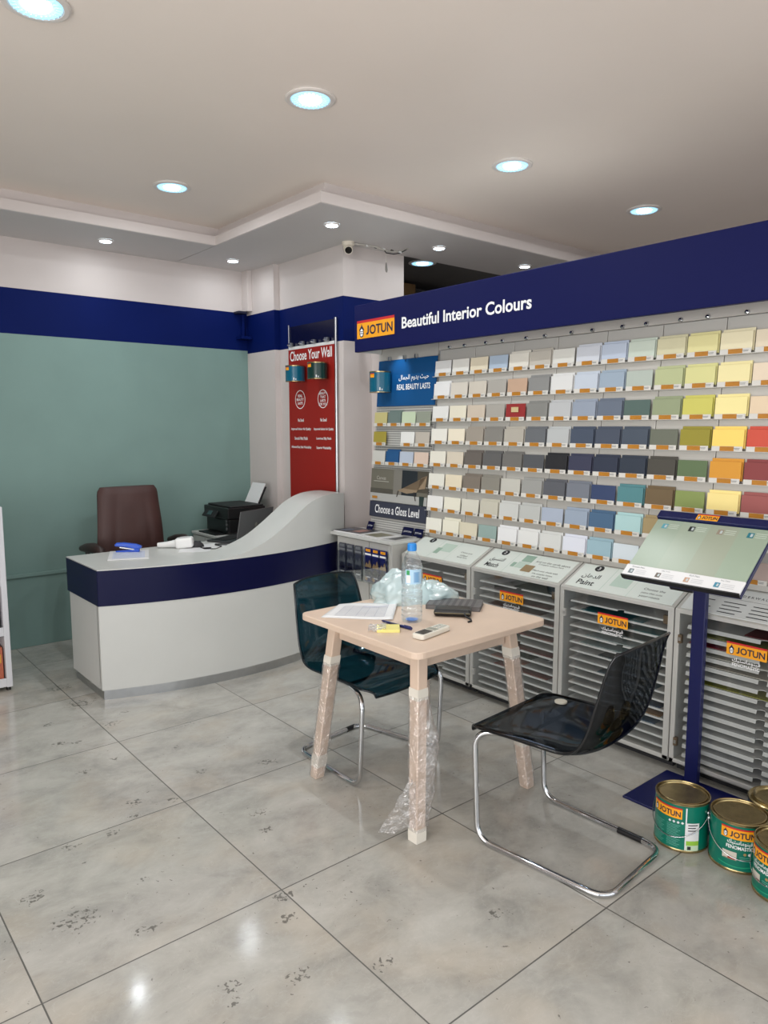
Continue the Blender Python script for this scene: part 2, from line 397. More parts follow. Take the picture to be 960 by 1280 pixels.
for x in (XL + .05, -.6, 1.0, 2.5, 3.87): mb.box((x - .03, YF - .08, 0), (x + .03, YF - .02, 2.85), fr)
mb.box((XL, YF - .08, 0), (3.9, YF - .02, .06), fr); mb.box((XL, YF - .08, 2.80), (3.9, YF - .02, 2.85), fr)
struct('window_1', mb)
mb = MB()
for y in (YF + .05, -.3, 1.0, 2.37): mb.box((XL - .08, y - .03, 0), (XL - .02, y + .03, 2.85), fr)
mb.box((XL - .08, YF, 0), (XL - .02, 2.4, .06), fr); mb.box((XL - .08, YF, 2.80), (XL - .02, 2.4, 2.85), fr)
struct('window_2', mb)

# ------------------------------------------------------------------ ceiling lamps
lamp_on = mat('lamp_glow', (225, 244, 255), .3, emit=(225, 244, 255), es=9.0)
lamp_ring = mat('lamp_lens_ring', (170, 215, 240), .15, emit=(158, 212, 244), es=1.0)
trim_white = mat('lamp_trim_white', (222, 214, 208), .35)
def downlight(x, y, z, r, label, power, group, small=False):
    lens_m = lamp_on if small else lamp_ring
    t = thing('ceiling_downlight', label, 'ceiling light', (x, y, z), 0, group)
    mb = MB().lathe((0, 0, 0), [(r, -.001), (r, -.006), (r * .93, -.010), (r * .80, -.010), (r * .76, -.004)], trim_white, 40); mb.build('trim_ring', t, local=True)
    mb = MB()
    mb.lathe((0, 0, 0), [(r * .77, -.005), (r * .70, -.012), (r * .58, -.010), (r * .44, -.006)], lens_m, 40)
    for k in range(24):
        a = 2 * PI * k / 24
        mb.obox((r * .64 * math.cos(a), r * .64 * math.sin(a), -.0115), (r * .09 * math.cos(a), r * .09 * math.sin(a), 0), (-.0022 * math.sin(a), .0022 * math.cos(a), 0), (0, 0, .0015), lens_m)
    mb.build('lens', t, local=True)
    MB().lathe((0, 0, 0), [(r * .44, -.006), (r * .40, -.013), (r * .26, -.017), (0, -.018)], lamp_on, 32).build('bulb', t, local=True)
    l = bpy.data.lights.new('lamp_light', 'AREA'); l.shape = 'DISK'; l.size = r * .62; l.energy = power; l.color = (.92, .97, 1.0)
    lo = bpy.data.objects.new('lamp_light', l); COL.objects.link(lo); lo.parent = t; lo.location = (0, 0, -.021)
    return t
G = 'large round ceiling lights'
downlight(1.981, 2.884, ZC, .115, 'large round ceiling light right above the wooden table', 13, G)
downlight(3.336, 2.850, ZC, .115, 'large round ceiling light in front of the navy sign, above its white lettering', 13, G)
downlight(4.699, 2.833, ZC, .115, 'large round ceiling light farthest right, just over the navy sign', 13, G)
downlight(2.008, 4.439, ZC, .115, 'large round ceiling light over the reception desk, inside the recess corner', 9, G)
downlight(0.822, 2.881, ZC, .115, 'large round ceiling light cut by the top left corner of the picture', 9, G)
G2 = 'small spotlights in the dropped border'
for (x, y, lb) in [(1.95, 5.461, 'small ceiling spotlight above the teal wall, left end of the dropped border'),
                   (2.963, 5.445, 'small ceiling spotlight near the back corner beside the column'),
                   (2.963, 4.078, 'small ceiling spotlight left of the security camera'),
                   (3.954, 4.075, 'small ceiling spotlight right of the column, left of the last one'),
                   (4.949, 4.069, 'small ceiling spotlight farthest right, just above the navy sign edge')]:
    downlight(x, y, ZS - .002, .052, lb, 1.6, G2, True)
downlight(4.556, 4.908, 3.095, .125, 'large round ceiling light in the dark storeroom behind the column', 3, G)
# ------------------------------------------------------------------ logo plate
EX, EY, EZ = V3((1, 0, 0)), V3((0, 1, 0)), V3((0, 0, 1))
def logo_into(mb, c, U, V, N, w, h, fn=None, txt='JOTUN'):
    """orange plate, red strip along the top, penguin-like emblem and the word"""
    c, U, V, N = V3(c), V3(U).normalized(), V3(V).normalized(), V3(N).normalized()
    F = fn or (lambda x, y, d: c + x * U + y * V + d * N)
    def patch(x0, x1, y0, y1, d, m, n=8):
        for i in range(n):
            a, b = x0 + (x1 - x0) * i / n, x0 + (x1 - x0) * (i + 1) / n
            mb.face([F(a, y0, d), F(b, y0, d), F(b, y1, d), F(a, y1, d)], m)
    patch(-w / 2, w / 2, -h / 2, h * .36, .0005, orange); patch(-w / 2, w / 2, h * .36, h / 2, .0006, red_strip)
    # emblem
    ex = -w * .37; ew = w * .075; eh = h * .36; cy = -h * .07
    pts = [(0, 1.08), (.22, .72), (.62, .42), (.95, .1), (.7, .0), (.8, -.45), (.5, -.9), (0, -1.0), (-.5, -.9), (-.8, -.45), (-.7, 0), (-.95, .1), (-.62, .42), (-.22, .72)]
    mb.face([F(ex + a * ew, cy + b * eh, .0012) for a, b in pts], txt_navy)
    pts = [(0, .35), (.4, .1), (.5, -.35), (.3, -.75), (0, -.85), (-.3, -.75), (-.5, -.35), (-.4, .1)]
    mb.face([F(ex + a * ew * 1.15, cy + b * eh, .0018) for a, b in pts], txt_white)
    for q in (-.1, -.4): mb.face([F(ex - ew * .5, cy + (q - .05) * eh, .0024), F(ex + ew * .5, cy + (q - .05) * eh, .0024), F(ex + ew * .5, cy + (q + .05) * eh, .0024), F(ex - ew * .5, cy + (q + .05) * eh, .0024)], txt_navy)
    # word: a J drawn on the baseline, then OTUN
    th = h * .50; jw = w * .085; sw = jw * .42; x0 = -w * .255; yb = cy - th / 2
    ring = []
    for k in range(9):
        a = -PI * k / 8 * .75
        ring.append((x0 + jw - jw * .55 + jw * .55 * math.cos(a), yb + th * .3 + th * .3 * math.sin(a)))
    inn = []
    for k in range(9):
        a = -PI * (8 - k) / 8 * .75
        inn.append((x0 + jw - jw * .55 + (jw * .55 - sw) * math.cos(a), yb + th * .3 + (th * .3 - sw) * math.sin(a)))
    poly = [(x0 + jw - sw, yb + th), (x0 + jw, yb + th)] + ring
    for i in range(8):
        a0, a1, b0, b1 = ring[i], ring[i + 1], inn[8 - i], inn[7 - i]
        mb.face([F(*a0, .0014), F(*b0, .0014), F(*b1, .0014), F(*a1, .0014)], txt_navy)
    mb.face([F(x0 + jw - sw, yb + th * .3, .0014), F(x0 + jw, yb + th * .3, .0014), F(x0 + jw, yb + th, .0014), F(x0 + jw - sw, yb + th, .0014)], txt_navy)
    ox = (x0 + jw * 1.25 + w * .455) / 2
    mb.text('OTUN', None, None, None, txt_navy, h=th * 1.03, w=w * .455 - (x0 + jw * 1.25), bold=.022, fn=lambda x, y: F(ox + x, cy + y, .0014))

# ------------------------------------------------------------------ swatch wall
KX = 0.075
def bp(y, z, off=0.0): return V3((3.385 + (z - .95) * KX - off, y, z))
BU = V3((0, -1, 0)); BV = V3((KX, 0, 1)).normalized(); BN = V3((-1, 0, KX)).normalized()
sw = thing('swatch_display', 'leaning grey display wall with eight rails holding colour cards under the navy sign', 'display wall', (3.40, 2.4, 0))
edges = [3.56 - .32 * k for k in range(10)]
def slab(mb, y0, y1, z0, z1, t, m, off=0.0):
    c = (bp(y0, z0, off) + bp(y1, z1, off)) / 2 + BN * (-t / 2)
    mb.obox(c, BU * abs(y1 - y0) / 2, BV * abs(z1 - z0) / 2 * math.sqrt(1 + KX * KX), BN * t / 2, m)
mb = MB()
for zc in (.9,): slab(mb, 3.58, .6, .90, 2.25, .03, alu_in, -.013)
mb.build('backing', sw)
for k in range(9):
    mb = MB(); slab(mb, edges[k] - .002, edges[k] - .318, .90, 2.15, .012, rail_grey); mb.build('panel', sw, bevel=.002)
mb = MB(); slab(mb, 3.575, .62, 2.154, 2.25, .02, mat('header_metal', (196, 191, 184), .4), .004); mb.build('header_strip', sw, bevel=.002)
for k in range(8):
    z = 1.98 - .149 * k
    mb = MB()
    c = bp(2.13, z - .006, .016); mb.obox(c, BU * 1.46, BV * .0015, BN * .016, rail_grey)
    mb.build('card_rail', sw)
for k in range(12):
    y0 = edges[k // 2 + 0] if False else None
for k in range(9):
    for dy in (-.092, -.228):
        y = edges[k] + .0 + dy
        if y < .7: continue
        mb = MB(); c = bp(y, 2.164, .005)
        rot = Matrix(((0, 0, -1), (0, 1, 0), (1, 0, 0)))
        mb.lathe(c, [(.012, 0), (.012, .006), (.009, .012), (0, .014)], chrome, 16, rot=rot); mb.build('bolt', sw)

CARDS = [
 # (colour name, rgb, taller card behind)
 [('pure white', (232, 232, 230), 0), ('off white', (236, 234, 226), 0), ('cream', (233, 222, 196), 0), ('pale sky blue', (178, 195, 213), 0), ('ivory', (230, 226, 214), 1), ('greige', (198, 192, 180), 1), ('chalk white', (224, 223, 215), 0), ('lavender white', (212, 216, 224), 1), ('powder blue', (192, 203, 220), 1), ('mint white', (205, 216, 202), 1), ('light sand', (216, 210, 174), 1), ('lemon', (229, 221, 160), 1), ('vanilla', (236, 226, 190), 1), ('pale peach', (232, 218, 192), 0)],
 [('snow white', (236, 236, 235), 1), ('oatmeal', (217, 210, 198), 0), ('linen', (210, 202, 188), 0), ('stone grey', (174, 170, 162), 0), ('tan pink', (197, 165, 140), 0), ('ash grey', (140, 140, 138), 1), ('milk white', (224, 224, 222), 1), ('ice blue', (198, 207, 219), 1), ('dusty blue', (158, 174, 190), 1), ('sage grey', (182, 192, 182), 0), ('pistachio', (186, 193, 146), 1), ('pale lime', (219, 216, 150), 1), ('butter', (242, 230, 172), 1), ('blush beige', (233, 215, 190), 0)],
 [('cotton white', (233, 233, 229), 0), ('soft cream', (233, 227, 206), 0), ('beige', (207, 193, 175), 0), ('warm grey', (170, 166, 158), 0), ('brick red', (150, 42, 42), 0), ('pewter grey', (134, 134, 130), 1), ('silver grey', (189, 191, 192), 1), ('steel blue', (150, 160, 176), 1), ('slate blue', (104, 114, 130), 1), ('deep green', (84, 105, 99), 0), ('moss grey', (150, 160, 126), 1), ('lime yellow', (206, 201, 100), 1), ('pale yellow', (246, 232, 162), 1), ('peach beige', (229, 207, 176), 0)],
 [('eggshell', (236, 233, 223), 0), ('warm cream', (239, 229, 206), 0), ('taupe', (160, 151, 139), 1), ('dark taupe', (134, 131, 125), 1), ('pale taupe', (180, 174, 162), 1), ('lead grey', (104, 107, 111), 1), ('fog grey', (186, 189, 189), 1), ('ink blue grey', (70, 80, 98), 1), ('storm blue', (72, 80, 96), 1), ('dark slate', (72, 82, 96), 1), ('olive grey', (108, 112, 98), 0), ('mustard olive', (151, 141, 48), 1), ('sun yellow', (251, 217, 112), 1), ('coral red', (206, 80, 60), 1)],
 [('bone white', (233, 229, 215), 0), ('biscuit', (217, 206, 187), 0), ('cocoa grey', (105, 98, 92), 1), ('graphite', (96, 95, 94), 1), ('mid grey', (113, 111, 107), 1), ('dark lead grey', (84, 86, 90), 0), ('black', (36, 36, 40), 1), ('aubergine navy', (58, 60, 82), 1), ('midnight blue', (47, 54, 72), 1), ('dark navy', (47, 56, 70), 1), ('dark umber', (75, 72, 65), 1), ('leaf green', (95, 115, 80), 0), ('ochre orange', (216, 151, 50), 1), ('wine red', (136, 60, 60), 1)],
 [('shell white', (233, 231, 219), 0), ('custard', (231, 219, 193), 0), ('mushroom', (128, 118, 107), 1), ('khaki grey', (140, 136, 126), 1), ('light linen', (197, 195, 185), 0), ('cloud grey', (158, 158, 154), 1), ('gunmetal', (92, 94, 100), 1), ('blue grey', (120, 125, 135), 1), ('royal navy', (54, 69, 105), 0), ('turquoise', (84, 135, 140), 1), ('brown', (111, 93, 66), 1), ('grass green', (135, 150, 86), 0), ('banana yellow', (251, 229, 150), 1), ('dusty rose', (156, 85, 82), 1)],
 [('bright white', (237, 236, 232), 0), ('pale ivory', (237, 233, 215), 0), ('parchment', (216, 213, 199), 0), ('putty', (201, 197, 181), 1), ('pale grey', (207, 208, 204), 1), ('light grey', (191, 193, 189), 1), ('pale blue grey', (172, 182, 198), 0), ('cool blue grey', (155, 168, 185), 1), ('denim blue', (75, 105, 135), 1), ('aqua', (176, 211, 211), 1), ('sand brown', (166, 146, 106), 1), ('rose grey', (176, 150, 146), 0), ('pale buff', (214, 196, 160), 0), ('clay pink', (170, 138, 128), 0)],
 [('warm white', (241, 239, 226), 0), ('antique white', (239, 235, 216), 1), ('wheat', (221, 213, 189), 0), ('sea grey green', (150, 172, 166), 0), ('paper white', (236, 236, 236), 1), ('frost white', (229, 229, 226), 1), ('pearl grey', (216, 217, 213), 1), ('lilac white', (225, 228, 238), 1), ('light teal blue', (155, 185, 196), 1), ('glacier white', (212, 222, 228), 0), ('mist grey', (200, 204, 204), 0), ('pale stone', (196, 190, 180), 0), ('mauve grey', (170, 156, 158), 0), ('rosy beige', (178, 158, 150), 0)],
]
ORD = ['first', 'second', 'third', 'fourth', 'fifth', 'sixth', 'seventh', 'eighth', 'ninth', 'tenth', 'eleventh', 'twelfth', 'thirteenth', 'fourteenth', 'fifteenth', 'sixteenth']
label_white = mat('card_label_white', (216, 213, 206), .5)
def label_mesh():
    """the strip under a card: white, an orange tag, a line of tiny print"""
    mb = MB(); mb.obox((0, 0, .011), (.0, .0715, 0), (0, 0, .0115), (.0008, 0, 0), label_white)
    mb.rect((-.0013, -.008 + .008, .011), (0, -1, 0), (0, 0, 1), .066, .0215, orange_tag)
    for a, b in ((-.045, .030), (-.047, .022)):
        mb.rect((-.0013, a, .0135 if b > .025 else .0085), (0, -1, 0), (0, 0, 1), b, .0022, txt_grey)
    return mb
LBL = None
CARDMESH = {}
def card(y, zb, spec, label, group, w=.1465, h=.089, X=None):
    global LBL
    nm, rgb, tall = spec
    base = X if X is not None else bp(y, zb, .018)
    t = thing('colour_card', label, 'colour card', base, 0, group)
    m = mat('card ' + nm, rgb, .5)
    k = (nm, w, h)
    tilt = V3((KX * 1.0, 0, 1)).normalized()
    if k not in CARDMESH:
        mb = MB(); n = V3((-1, 0, KX)).normalized()
        mb.obox(V3((-.008, 0, .008)) + tilt * (h / 2), (0, w / 2, 0), tilt * h / 2, n * .003, m)
        o = mb.build('front_panel', t, local=True, bevel=.001); CARDMESH[k] = o.data
    else:
        o = bpy.data.objects.new('front_panel', CARDMESH[k]); COL.objects.link(o); o.parent = t
    if tall:
        k2 = k + ('back',)
        if k2 not in CARDMESH:
            mb = MB(); n = V3((-1, 0, KX)).normalized()
            mb.obox(V3((.004, -.004, .008)) + tilt * ((h + .014) / 2), (0, w / 2, 0), tilt * (h + .014) / 2, n * .004, m)
            o = mb.build('rear_panel', t, local=True, bevel=.001); CARDMESH[k2] = o.data
        else:
            o = bpy.data.objects.new('rear_panel', CARDMESH[k2]); COL.objects.link(o); o.parent = t
    if LBL is None:
        o = label_mesh().build('label_strip', t, local=True); LBL = o.data
    else:
        o = bpy.data.objects.new('label_strip', LBL); COL.objects.link(o); o.parent = t
    o.location = (-.0135, 0, -.004)
    return t
for r, row in enumerate(CARDS):
    zb = 1.98 - .149 * r
    for c, spec in enumerate(row):
        y = 3.573 - .16 * c - .077
        t = card(y, zb, spec, '%s colour card, %s from left in the %s row of the wall' % (spec[0], ORD[c], ORD[r]), 'colour cards on the big swatch wall')
        if spec[0] == 'brick red':
            mb = MB(); mb.rect((-.0135, .0, .062), (0, -1, 0), (0, 0, 1), .055, .03, mat('beige_sticker', (206, 186, 140), .5)); mb.build('sticker', t, local=True)
card_cats = None
# ------------------------------------------------------------------ navy fascia sign
fs = thing('fascia_sign', 'long navy sign board with white Beautiful Interior Colours lettering', 'sign', (3.30, 2.3, 2.17))
mb = MB(); mb.box((3.235, .35, 2.17), (3.27, 4.192, 2.495), navy_sign); mb.build('board', fs, bevel=.004); mb = MB(); mb.box((3.27, 4.17, 2.172), (3.47, 4.19, 2.49), white_lam); mb.box((3.27, .35, 2.478), (3.47, 4.17, 2.49), white_lam); mb.build('end_and_top', fs)
mb = MB(); mb.tube([(3.33, 3.93, 2.235), (3.345, 3.925, 2.285)], .022, steel, 14); mb.tube([(3.345, 3.925, 2.285), (3.35, 3.925, 2.478)], .006, steel, 8); mb.build('spotlight', fs)
sl = bpy.data.lights.new('sign_spot', 'SPOT'); sl.energy = 3; sl.spot_size = 1.2; sl.spot_blend = .9; sl.shadow_soft_size = .015; sl.color = (.85, .92, 1)
slo = bpy.data.objects.new('sign_spot', sl); COL.objects.link(slo); slo.location = (3.32, 3.935, 2.225); slo.rotation_euler = V3((.13, .02, -.22)).to_track_quat('-Z', 'Y').to_euler()
mb = MB(); mb.text('Beautiful Interior Colours', (3.2335, 3.143, 2.322), (0, -1, 0), (0, 0, 1), txt_white, h=.075, w=1.075, bold=.022); mb.build('lettering', fs)
mb = MB(); logo_into(mb, (3.2325, 3.955, 2.321), (0, -1, 0), (0, 0, 1), (-1, 0, 0), .405, .125); mb.build('logo_plate', fs)

# ------------------------------------------------------------------ left display (pegboard, poster, cards)
def pegboard_material():
    m = bpy.data.materials.new('perforated_metal'); m.use_nodes = True; nt = m.node_tree; N = nt.nodes; K = nt.links
    b = N['Principled BSDF']; b.inputs['Roughness'].default_value = .4
    tc = N.new('ShaderNodeTexCoord'); sp = N.new('ShaderNodeSeparateXYZ'); K.new(tc.outputs['Object'], sp.inputs[0])
    def M_(op, a, c=None):
        n = N.new('ShaderNodeMath'); n.operation = op
        for i, x in enumerate((a, c)):
            if x is None: continue
            if isinstance(x, (int, float)): n.inputs[i].default_value = x
            else: K.new(x, n.inputs[i])
        return n.outputs[0]
    u = M_('ABSOLUTE', M_('SUBTRACT', M_('FRACT', M_('DIVIDE', sp.outputs[1], .0165)), .5)); v = M_('ABSOLUTE', M_('SUBTRACT', M_('FRACT', M_('DIVIDE', sp.outputs[2], .0165)), .5))
    hole = M_('LESS_THAN', M_('MAXIMUM', u, v), .27)
    mx = N.new('ShaderNodeMix'); mx.data_type = 'RGBA'; K.new(hole, mx.inputs[0]); mx.inputs[6].default_value = L((200, 199, 194)); mx.inputs[7].default_value = L((44, 44, 46))
    K.new(mx.outputs[2], b.inputs['Base Color'])
    return m
peg = pegboard_material()
pd = thing('peg_display', 'perforated grey display panel left of the swatch wall with blue poster and sample cards', 'display panel', (3.42, 3.9, 0))
mb = MB(); slab(mb, 4.205, 3.585, .89, 2.13, .02, peg, -.004); mb.build('perforated_panel', pd)
mb = MB(); slab(mb, 4.205, 3.585, 2.12, 2.25, .02, rail_grey, .002); mb.build('top_strip', pd, bevel=.002)
for k in range(3):
    z = 1.651 - .139 * k
    mb = MB(); mb.obox(bp(3.895, z - .006, .016), BU * .305, BV * .0015, BN * .016, rail_grey); mb.build('card_rail', pd)
po = thing('blue_poster', 'bright blue REAL BEAUTY LASTS poster at the top of the perforated panel', 'poster', bp(3.88, 1.79, .01))
mb = MB(); slab(mb, 4.19, 3.575, 1.79, 2.118, .008, blue_poster, .012); mb.build('sheet', po)
mb = MB(); mb.text(arabic('حيث يدوم الجمال'), bp(3.80, 1.982, .0135), BU, BV, txt_white, h=.05, w=.31, bold=.01); mb.build('lettering', po); mb = MB(); mb.text('REAL BEAUTY LASTS', bp(3.80, 1.922, .0135), BU, BV, txt_white, h=.040, w=.345, bold=.018); mb.build('lettering', po)
for y in (4.06, 3.90, 3.78): 
    mb = MB(); mb.obox(bp(y, 2.128, .02), BU * .006, BV * .014, BN * .012, steel); mb.build('clip', po)
teal_tin = mat('teal_tin', (14, 92, 118), .25, var=.05, scale=20); dgreen_tin = mat('dark_green_tin', (12, 48, 44), .25)
def wall_tin(c, r, h, m, label, tone, turn=.85):
    t = thing('paint_tin', label, 'paint tin', c, 0, 'display tins fixed to the posters')
    MB().lathe((0, 0, 0), [(0, .001), (r, .001), (r, .006, m), (r * .985, .008, m), (r * .985, h - .010, m), (r, h - .008), (r, h), (r * .9, h), (r * .88, h - .006), (0, h - .006)], brass, 36).build('body', t, local=True)
    mb = MB()
    def on(x, y, d): a = PI + turn + x / r; q = r * .985 + .0012 + d; return V3((q * math.cos(a), q * math.sin(a), y))
    fnl = None
    # small orange logo and a pale tower at the foot
    A = .55
    for i in range(6):
        a, b = A * r - .04 * r * 0 + (i / 6) * r * .55, A * r + ((i + 1) / 6) * r * .55
        mb.face([on(-a, h * .70, 0), on(-b, h * .70, 0), on(-b, h * .88, 0), on(-a, h * .88, 0)], orange if tone else orange_tag)
        mb.face([on(-a, h * .86, .0004), on(-b, h * .86, .0004), on(-b, h * .90, .0004), on(-a, h * .90, .0004)], red_strip)
    for (x0, x1, y0, y1, mm) in ((-.05, .06, .10, .24, white_print), (.16, .24, .10, .18, white_print)):
        for i in range(4):
            a, b = r * (x0 + (x1 - x0) * i / 4), r * (x0 + (x1 - x0) * (i + 1) / 4)
            mb.face([on(a, h * y0, 0), on(b, h * y0, 0), on(b, h * y1, 0), on(a, h * y1, 0)], mm)
    mb.build('tin_label', t, local=True)
    return t
wall_tin((3.375, 4.075, 1.885), .078, .150, teal_tin, 'blue display tin fixed to the left edge of the blue poster', 1)
L1 = [('straw', (201, 191, 131), 0), ('dark sage', (110, 126, 121), 1), ('pale mint', (201, 216, 186), 0), ('grey sage', (150, 156, 141), 0)]
L2 = [('old gold', (166, 151, 62), 0), None, ('clean white', (233, 233, 229), 0), ('mushroom beige', (191, 183, 171), 0)]
L3 = [('warm off white', (206, 204, 197), 0), ('ocean blue', (34, 84, 134), 1), ('baby blue', (186, 196, 211), 0), ('shell pink', (219, 196, 179), 0)]
RN = ['top', 'middle', 'bottom']
for r, row in enumerate((L1, L2, L3)):
    for c, spec in enumerate(row):
        if not spec: continue
        card(4.19 - .152 * c - .076, 1.651 - .139 * r, spec, '%s sample card in the %s row on the perforated panel, %s from left' % (spec[0], RN[r], ORD[c]), 'sample cards on the perforated panel', w=.14, h=.088)
# printed interior picture and the gloss level strip
ip = thing('interior_poster', 'printed poster of a dark room with armchair, under the sample cards', 'poster', bp(3.9, 1.10, .01))
mb = MB()
def P2(y0, y1, z0, z1, m, d): mb.face([bp(y0, z0, .012 + d), bp(y1, z0, .012 + d), bp(y1, z1, .012 + d), bp(y0, z1, .012 + d)], m)
pg = lambda n, c: mat('print ' + n, c, .35)
slab(mb, 4.205, 3.592, 1.103, 1.338, .006, pg('wall', (112, 108, 96)), .012)
P2(4.205, 3.592, 1.103, 1.16, pg('floor', (176, 176, 172)), .001); P2(3.86, 3.70, 1.16, 1.338, pg('curtain', (38, 42, 48)), .001); P2(3.95, 3.86, 1.16, 1.338, pg('grey drape', (128, 124, 116)), .001)
P2(4.205, 3.95, 1.16, 1.195, pg('skirting', (84, 80, 72)), .002); P2(3.70, 3.592, 1.19, 1.338, pg('panel', (80, 74, 64)), .001)
chairp = pg('armchair', (150, 130, 106)); seatp = pg('armchair dark', (58, 50, 44))
mb.face([bp(y, z, .0150) for y, z in ((3.90, 1.19), (3.80, 1.175), (3.70, 1.19), (3.66, 1.29), (3.60, 1.31), (3.615, 1.22), (3.72, 1.205), (3.84, 1.212))], chairp)
mb.face([bp(y, z, .0155) for y, z in ((3.895, 1.19), (3.885, 1.19), (3.90, 1.145), (3.91, 1.145))], seatp); mb.face([bp(y, z, .0155) for y, z in ((3.73, 1.19), (3.72, 1.19), (3.70, 1.13), (3.71, 1.13))], seatp)
mb.face([bp(y, z, .0156) for y, z in ((3.665, 1.10), (3.625, 1.10), (3.62, 1.165), (3.67, 1.165))], pg('side table', (44, 58, 56)))
mb.build('picture', ip)
mb = MB(); mb.text('Canvas', bp(4.085, 1.272, .0155), BU, BV, pg('caption', (196, 192, 182)), h=.026); mb.rect(bp(4.085, 1.247, .0155), BU, BV, .17, .004, pg('caption', (196, 192, 182)))
mb.rect(bp(4.15, 1.128, .0155), BU, BV, .06, .018, orange_tag); mb.build('lettering', ip)
gs = thing('gloss_level_strip', 'dark strip reading Choose a Gloss Level under the printed room poster', 'sign', bp(3.9, .985, .01))
mb = MB(); slab(mb, 4.205, 3.592, .985, 1.098, .006, mat('charcoal_blue_strip', (52, 56, 72), .4), .013); mb.build('strip', gs)
mb = MB(); mb.text('Choose a Gloss Level', bp(3.90, 1.045, .0145), BU, BV, txt_white, h=.062, w=.48, bold=.012); mb.build('lettering', gs)

# ------------------------------------------------------------------ red panel on the column
rp = thing('red_panel', 'tall brick red Choose Your Wall board on the side of the column', 'sign', (3.31, 4.85, 1.0))
PX = 3.312
mb = MB(); mb.box((PX, 4.535, 1.00), (PX + .014, 5.185, 2.268), red_panel); mb.build('panel', rp, bevel=.001)
mb = MB(); mb.box((PX + .002, 4.535, 2.268), (PX + .012, 5.185, 2.292), white_plastic); mb.build('top_rail', rp, bevel=.001)
mb = MB(); mb.box((PX + .010, 4.55, 2.292), (PX + .017, 5.175, 2.455), mat('dark_navy_header', (6, 10, 44), .25)); mb.build('header', rp)
mb = MB(); mb.tube([(PX - .005, 4.515, 1.0), (PX - .005, 4.515, 2.46)], .011, steel, 12); mb.build('post', rp)
mb = MB(); mb.tube([(PX + .004, 5.182, 2.27), (PX + .004, 5.182, 2.47)], .004, steel, 8); mb.build('rod', rp)
for y in (5.13, 4.965, 4.80, 4.625):
    mb = MB(); mb.obox((PX - .012, y, 2.308), (.012, 0, 0), (0, .020, 0), (0, 0, .014), steel); mb.tube([(PX - .02, y + .012, 2.30), (PX - .035, y + .012, 2.306)], .006, chrome, 8); mb.build('clip', rp, bevel=.002)
RU, RV = V3((0, -1, 0)), EZ
mb = MB()
X0 = PX - .0012
mb.text('Choose Your Wall', (X0, 4.865, 2.215), RU, RV, txt_white, h=.080, w=.585, bold=.016); mb.build('lettering', rp)
def ring(c, a, b, t):
    n = 40
    for k in range(n):
        p = [2 * PI * k / n, 2 * PI * (k + 1) / n]
        q = [V3(c) + RU * (s * a * math.cos(t_)) + RV * (s2 * b * math.sin(t_)) for t_, s, s2 in ((p[0], 1, 1), (p[1], 1, 1), (p[1], 1 - t / a, 1 - t / b), (p[0], 1 - t / a, 1 - t / b))]
        mb.face(q, txt_white)
mb = MB(); ring((X0, 5.018, 1.863), .073, .075, .006)
for i, s in enumerate(('REAL', 'BEAUTY', 'LASTS')): mb.text(s, (X0, 5.018, 1.893 - .03 * i), RU, RV, txt_white, h=.021, bold=.02)
mb.build('round_badge', rp); mb = MB(); ring((X0, 4.698, 1.860), .070, .072, .006)
for i, s in enumerate(('BEAUTY', 'THAT', 'LASTS', 'FOR YOU')): mb.text(s, (X0, 4.698, 1.903 - .028 * i), RU, RV, txt_white, h=.02, bold=.02)
mb.build('round_badge', rp)
for i, (a, b) in enumerate((('No Smell', 'No Smell'), ('Improved Indoor Air Quality', 'Improved Indoor Air Quality'), ('Smooth Matt Finish', 'Luxurious Silky Finish'), ('Advanced Easy Stain Washability', 'Superior Washability'))):
    z = 1.697 - .0735 * i
    wa = (.085, .285, .19, .29)[i]; wb = (.085, .265, .20, .20)[i]
    mb = MB(); mb.text(a, (X0, 5.012, z), RU, RV, txt_white, h=.026, w=wa, bold=.02); mb.build('lettering', rp); mb = MB(); mb.text(b, (X0, 4.693, z), RU, RV, txt_white, h=.026, w=wb, bold=.02); mb.build('lettering', rp)

wall_tin((3.232, 4.965, 1.998), .078, .128, teal_tin, 'teal display tin, left one on the red board', 1)
wall_tin((3.232, 4.655, 2.003), .078, .128, dgreen_tin, 'dark green display tin, right one on the red board', 1)

# ------------------------------------------------------------------ tray cabinets
YD = [3.606, 2.974, 2.321, 1.672, 1.02, 0.37]
XFc, XBk, XBB = 3.17, 3.366, 3.55
SV = V3((.21, 0, .10)).normalized(); SN = V3((-.10, 0, .21)).normalized(); SU = V3((0, -1, 0))
def sp_(y, s, off=0.0): return V3((3.17, y, .80)) + V3((.21, 0, .10)) * s + SN * off
paper_green = mat('pale_green_print', (222, 230, 224), .3)
paper_print = mat('pale_grey_print', (218, 222, 220), .3)
sage = mat('sage_print', (150, 178, 162), .4); pale_sage = mat('pale_sage_print', (190, 210, 198), .4); brown_print = mat('brown_print', (150, 128, 92), .4)
TITLES = [None, ('2', arabic('التنسيق'), 'Match'), ('3', arabic('الدهان'), 'Paint'), None, None]
ORDC = ['first', 'second', 'third', 'fourth', 'fifth']
hingem = mat('dull_brass_hinge', (120, 104, 84), .4, metal=.6)
CABS = []
